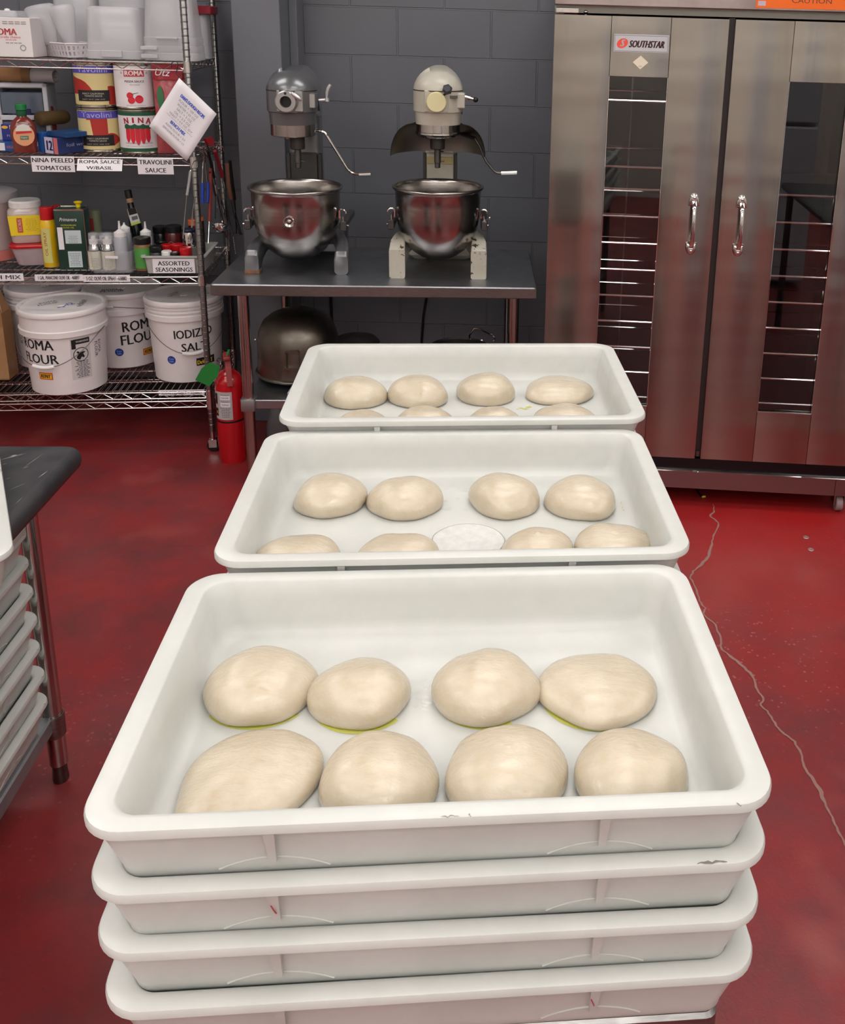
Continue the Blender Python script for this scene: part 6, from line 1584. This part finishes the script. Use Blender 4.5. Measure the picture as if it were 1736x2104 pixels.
slotted(mb, (0, D2, 0), (L1, D2, 0), (L1 + e, D2 + e, hb), (-e, D2 + e, hb), 10, 2, (0, .0007, 0))
mb.box(0, L1, 0, D2, 0, .002)
for a_, b_ in (((-e, -e, hb), (L1 + e, -e, hb)), ((L1 + e, -e, hb), (L1 + e, D2 + e, hb)), ((-e, -e, hb), (-e, D2 + e, hb)), ((-e, D2 + e, hb), (L1 + e, D2 + e, hb))): mb.cyl(a_, b_, .003, .003, 8)
mb.build('basket_body', flat('basket white', 224, 216, 222, .35), t, False)
BK = Vector(t.location)
# two clear scoops leaning in it
def scoop(P_, label, y):
    c = at_y(P_[0], P_[1], y); r = px(c, P_[2]); h = px(c, P_[3]); t = thing('clear_scoop', label, 'container', c, P_[4])
    prof = [(0, 0), (.30, .0), (.42, .03), (.62, .30), (.86, .62), (.98, .80), (1.0, .88), (.94, .955), (.75, .995), (.4, 1.01), (0, 1.015)]
    M = Matrix.Rotation(P_[5], 4, 'Y') @ Matrix.Diagonal((1, .62, 1, 1))
    MB().lathe([(r * a, h * b) for a, b in prof], seg=40, M=M).build('scoop_body', clear_frost, t, sharp=1.2)
scoop((106, 92, 30, 80, .2, -.22), 'clear plastic scoop leaning left in the white basket', 3.85)
scoop((146, 93, 26, 80, .2, -.18), 'clear plastic scoop leaning at the right of the white basket', 3.86)
# upside-down clear tubs
def tub(u0, u1, vb, vt, y, label, top_s=.86, rims=((.0, .075, 1.0),), tab=None, z=S1, dep=.17, ang_=RA, tabs=()):
    a, b = at_y(u0, vb, y), at_y(u1, vb, y); w_ = (b - a).length / 2; h = at_y((u0 + u1) / 2, vt, y).z - z
    t = thing('clear_tub', label, 'container', ((a.x + b.x) / 2, y + dep / 2, z + .0008), ang_, 'clear storage tubs on the top shelf')
    d = dep / 2
    secs = [(w_, d, .025, 0), (w_, d, .025, .004)]
    for z0, z1, s_ in rims: secs += [(w_ * s_, d * s_, .025, h * z0 + .004), (w_ * s_, d * s_, .025, h * z1), (w_ * s_ * .975, d * s_ * .975, .025, h * z1 + .002)]
    secs += [(w_ * top_s, d * top_s, .035, h * .94), (w_ * (top_s - .04), d * (top_s - .05), .035, h * .985), (w_ * (top_s - .12), d * (top_s - .14), .03, h)]
    MB().loft(secs, 6).build('tub_body', clear_frost, t, sharp=.5)
    for (x0, x1, z0, z1) in tabs:
        MB().box(w_ * x0, w_ * x1, -d * 1.0 - .012, -d * .9, h * z0, h * z1, b=.003).build('handle_tab', clear_frost, t)
    return t
tub(173, 286, 120, 13, 3.78, 'upturned clear tub with a wide handle tab beside the white basket', .93, ((0, .15, 1.0),), tabs=((-.42, .30, .03, .17),))
t = tub(290, 398, 124, -60, 3.78, 'tall stack of nested clear tubs next to the rack post', .80, ((0, .08, 1.0), (.10, .16, .985), (.20, .26, .965)), tabs=((-1.03, -.42, .02, .07), (-1.03, -.42, .115, .16), (-.45, .35, .24, .27)))
t = tub(110, 196, 118, -30, 4.00, 'clear tub at the back of the top shelf behind the scoops', .95)
t = tub(203, 300, 118, -40, 4.00, 'clear tub at the back of the top shelf behind the upturned one', .95)
# container with a red lid at the right rear
t = tub(398, 424, 126, 30, 4.02, 'clear container with a dark red lid at the right rear of the top shelf', .98, dep=.12)
a = Vector(t.location); hh = at_y(415, 30, 4.02).z - S1
MB().loft([(.045, .065, .01, hh), (.052, .072, .012, hh + .003), (.052, .072, .012, hh + .030), (.045, .065, .01, hh + .034)], 4).build('lid', flat('dark red lid', 130, 16, 34, .4), t)

# ------------------------------------------------------------------ utensils hanging on the rack's right end
UX = RX + .035
def U(u, v, dx=0.0): return at_x(u, v, UX + dx)
def tool(name, label, parts, cat='utensil'):
    c = U(*parts[0][1][0]); t = thing(name, label, cat, c, 0, 'utensils hanging on the end of the rack')
    for nm, pts, r, m_ in parts:
        P = [U(*q) - c for q in pts]
        MB().tube(P, r, 10).build(nm, m_, t)
    return t
ss = steel_bright; blu = flat('blue grip', 18, 52, 150, .4); rdg = flat('dark red grip', 134, 24, 40, .4); rdo = flat('rust red grip', 126, 42, 34, .5); wood = flat('brown wood', 122, 80, 62, .6)
t = tool('tongs', 'tongs with blue grips hanging next to the front rack post', [('arm', [(421, 320), (424, 350), (427, 375)], .003, ss), ('arm', [(419, 322), (417, 350), (416, 376)], .003, ss), ('grip', [(427, 374), (427.5, 396), (426, 417)], .0065, blu), ('grip', [(416, 376), (416, 396), (417, 418)], .0065, blu)])
tool('skewer', 'flat grey-handled skewer hanging in front of the third shelf', [('hook', [(404, 330), (399, 331), (394, 340), (391, 353)], .0016, steel_bright), ('handle', [(391, 352), (388, 376), (384, 402)], .005, flat('grey handle', 128, 126, 126, .5)), ('rod', [(384, 401), (380, 440), (376, 490)], .0016, ss)])
tool('ladle', 'thin steel ladle handle hanging behind the front rack post', [('handle', [(401, 405), (396, 436), (394, 468)], .0025, ss)])
tool('spatula', 'long rust-red-handled spatula hanging by the front rack post', [('handle', [(432, 346), (433, 400), (430, 455)], .007, rdo), ('rod', [(430, 454), (428, 500)], .0025, ss)])
tool('turner', 'steel turner with a narrow flat handle hanging left of the ladle bowl', [('handle', [(431, 352), (437, 380), (443, 402)], .0045, steel_worn), ('rod', [(443, 401), (442, 450)], .002, black_p)])
tool('whisk', 'dark wire whisk hanging at the middle of the rack end', [('handle', [(427, 310), (432, 330), (440, 365)], .006, black_p), ('rod', [(440, 364), (450, 420), (465, 488)], .002, black_p)])
tool('spoon', 'bent steel spoon hanging at the middle of the rack end', [('handle', [(449, 387), (455, 412), (462, 440), (469, 475), (470, 515)], .0038, ss)])
tool('spoon', 'long thin steel spoon with a red handle hanging near the rear rack post', [('handle', [(441, 310), (448, 330), (457, 364)], .0075, rdg), ('rod', [(457, 363), (463, 400), (468, 436), (478, 482)], .003, ss)])
tool('carving_fork', 'wooden-handled fork hanging beside the rear rack post', [('handle', [(466, 336), (469, 375), (475, 408)], .0085, wood), ('rod', [(474, 407), (480, 440), (493, 483)], .0022, steel_worn), ('rod', [(478, 408), (484, 440), (496, 482)], .0022, steel_worn)])
tool('spatula', 'black-handled spatula hanging behind the wooden-handled fork', [('handle', [(472, 330), (477, 375), (482, 410)], .007, black_p), ('rod', [(482, 410), (486, 480)], .003, black_p)])
t = tool('scraper', 'scraper with a red blade hanging high on the rack end', [('handle', [(430, 312), (427, 300), (424, 296)], .004, ss)])
c = Vector(t.location)
P = [U(417, 285) - c, U(431, 281) - c, U(436, 290) - c, U(434, 300) - c, U(424, 298) - c]
MB().loops([P, [q + Vector((.008, .004, 0)) for q in P]]).build('blade', flat('silicone red', 176, 20, 34, .4), t, False)
cL = U(454, 464); t = thing('ladle', 'polished steel ladle bowl hanging at the middle of the rack end', 'utensil', cL, 0, 'utensils hanging on the end of the rack')
MB().lathe([(0, -.028), (.018, -.025), (.030, -.014), (.034, 0), (.036, .001), (.034, .003), (.028, -.010), (.016, -.021), (0, -.024)], seg=32, M=Matrix.Rotation(-.5, 4, 'X'), cap=False).build('ladle_bowl', chrome, t)
MB().tube([Vector((0, .034, .0)), U(448, 430) - cL, U(443, 380) - cL, U(440, 330) - cL], .0028, 8).build('handle', ss, t)
mb = MB()
t = thing('hook_ring', 'cluster of steel hooks holding the utensils on the second shelf end', 'hook', U(450, 308))
c = Vector(t.location)
for k, (u, v) in enumerate(((418, 318), (424, 316), (436, 312), (446, 308), (452, 306), (458, 305))):
    q = U(u, v) - c; MB().tube([q + Vector((-.030, 0, .012)), q + Vector((-.015, 0, .016)), q + Vector((0, 0, .006)), q + Vector((.004, 0, -.008)), q + Vector((-.004, 0, -.014))], .0017, 6).build('hook', ss, t)
t = thing('chain', 'fine steel chain hanging beside the rear rack post', 'chain', U(480, 490))
c = Vector(t.location); mb = MB()
for k in range(10):
    q = U(479 + k * .55, 488 + k * 3.6) - c; mb.ball(q, .0022, .0022, .003, 8, 6)
mb.build('chain_link', ss, t)['kind'] = 'stuff'
a, b = at_y(481, 495, 4.16), at_y(499, 520, 4.16)
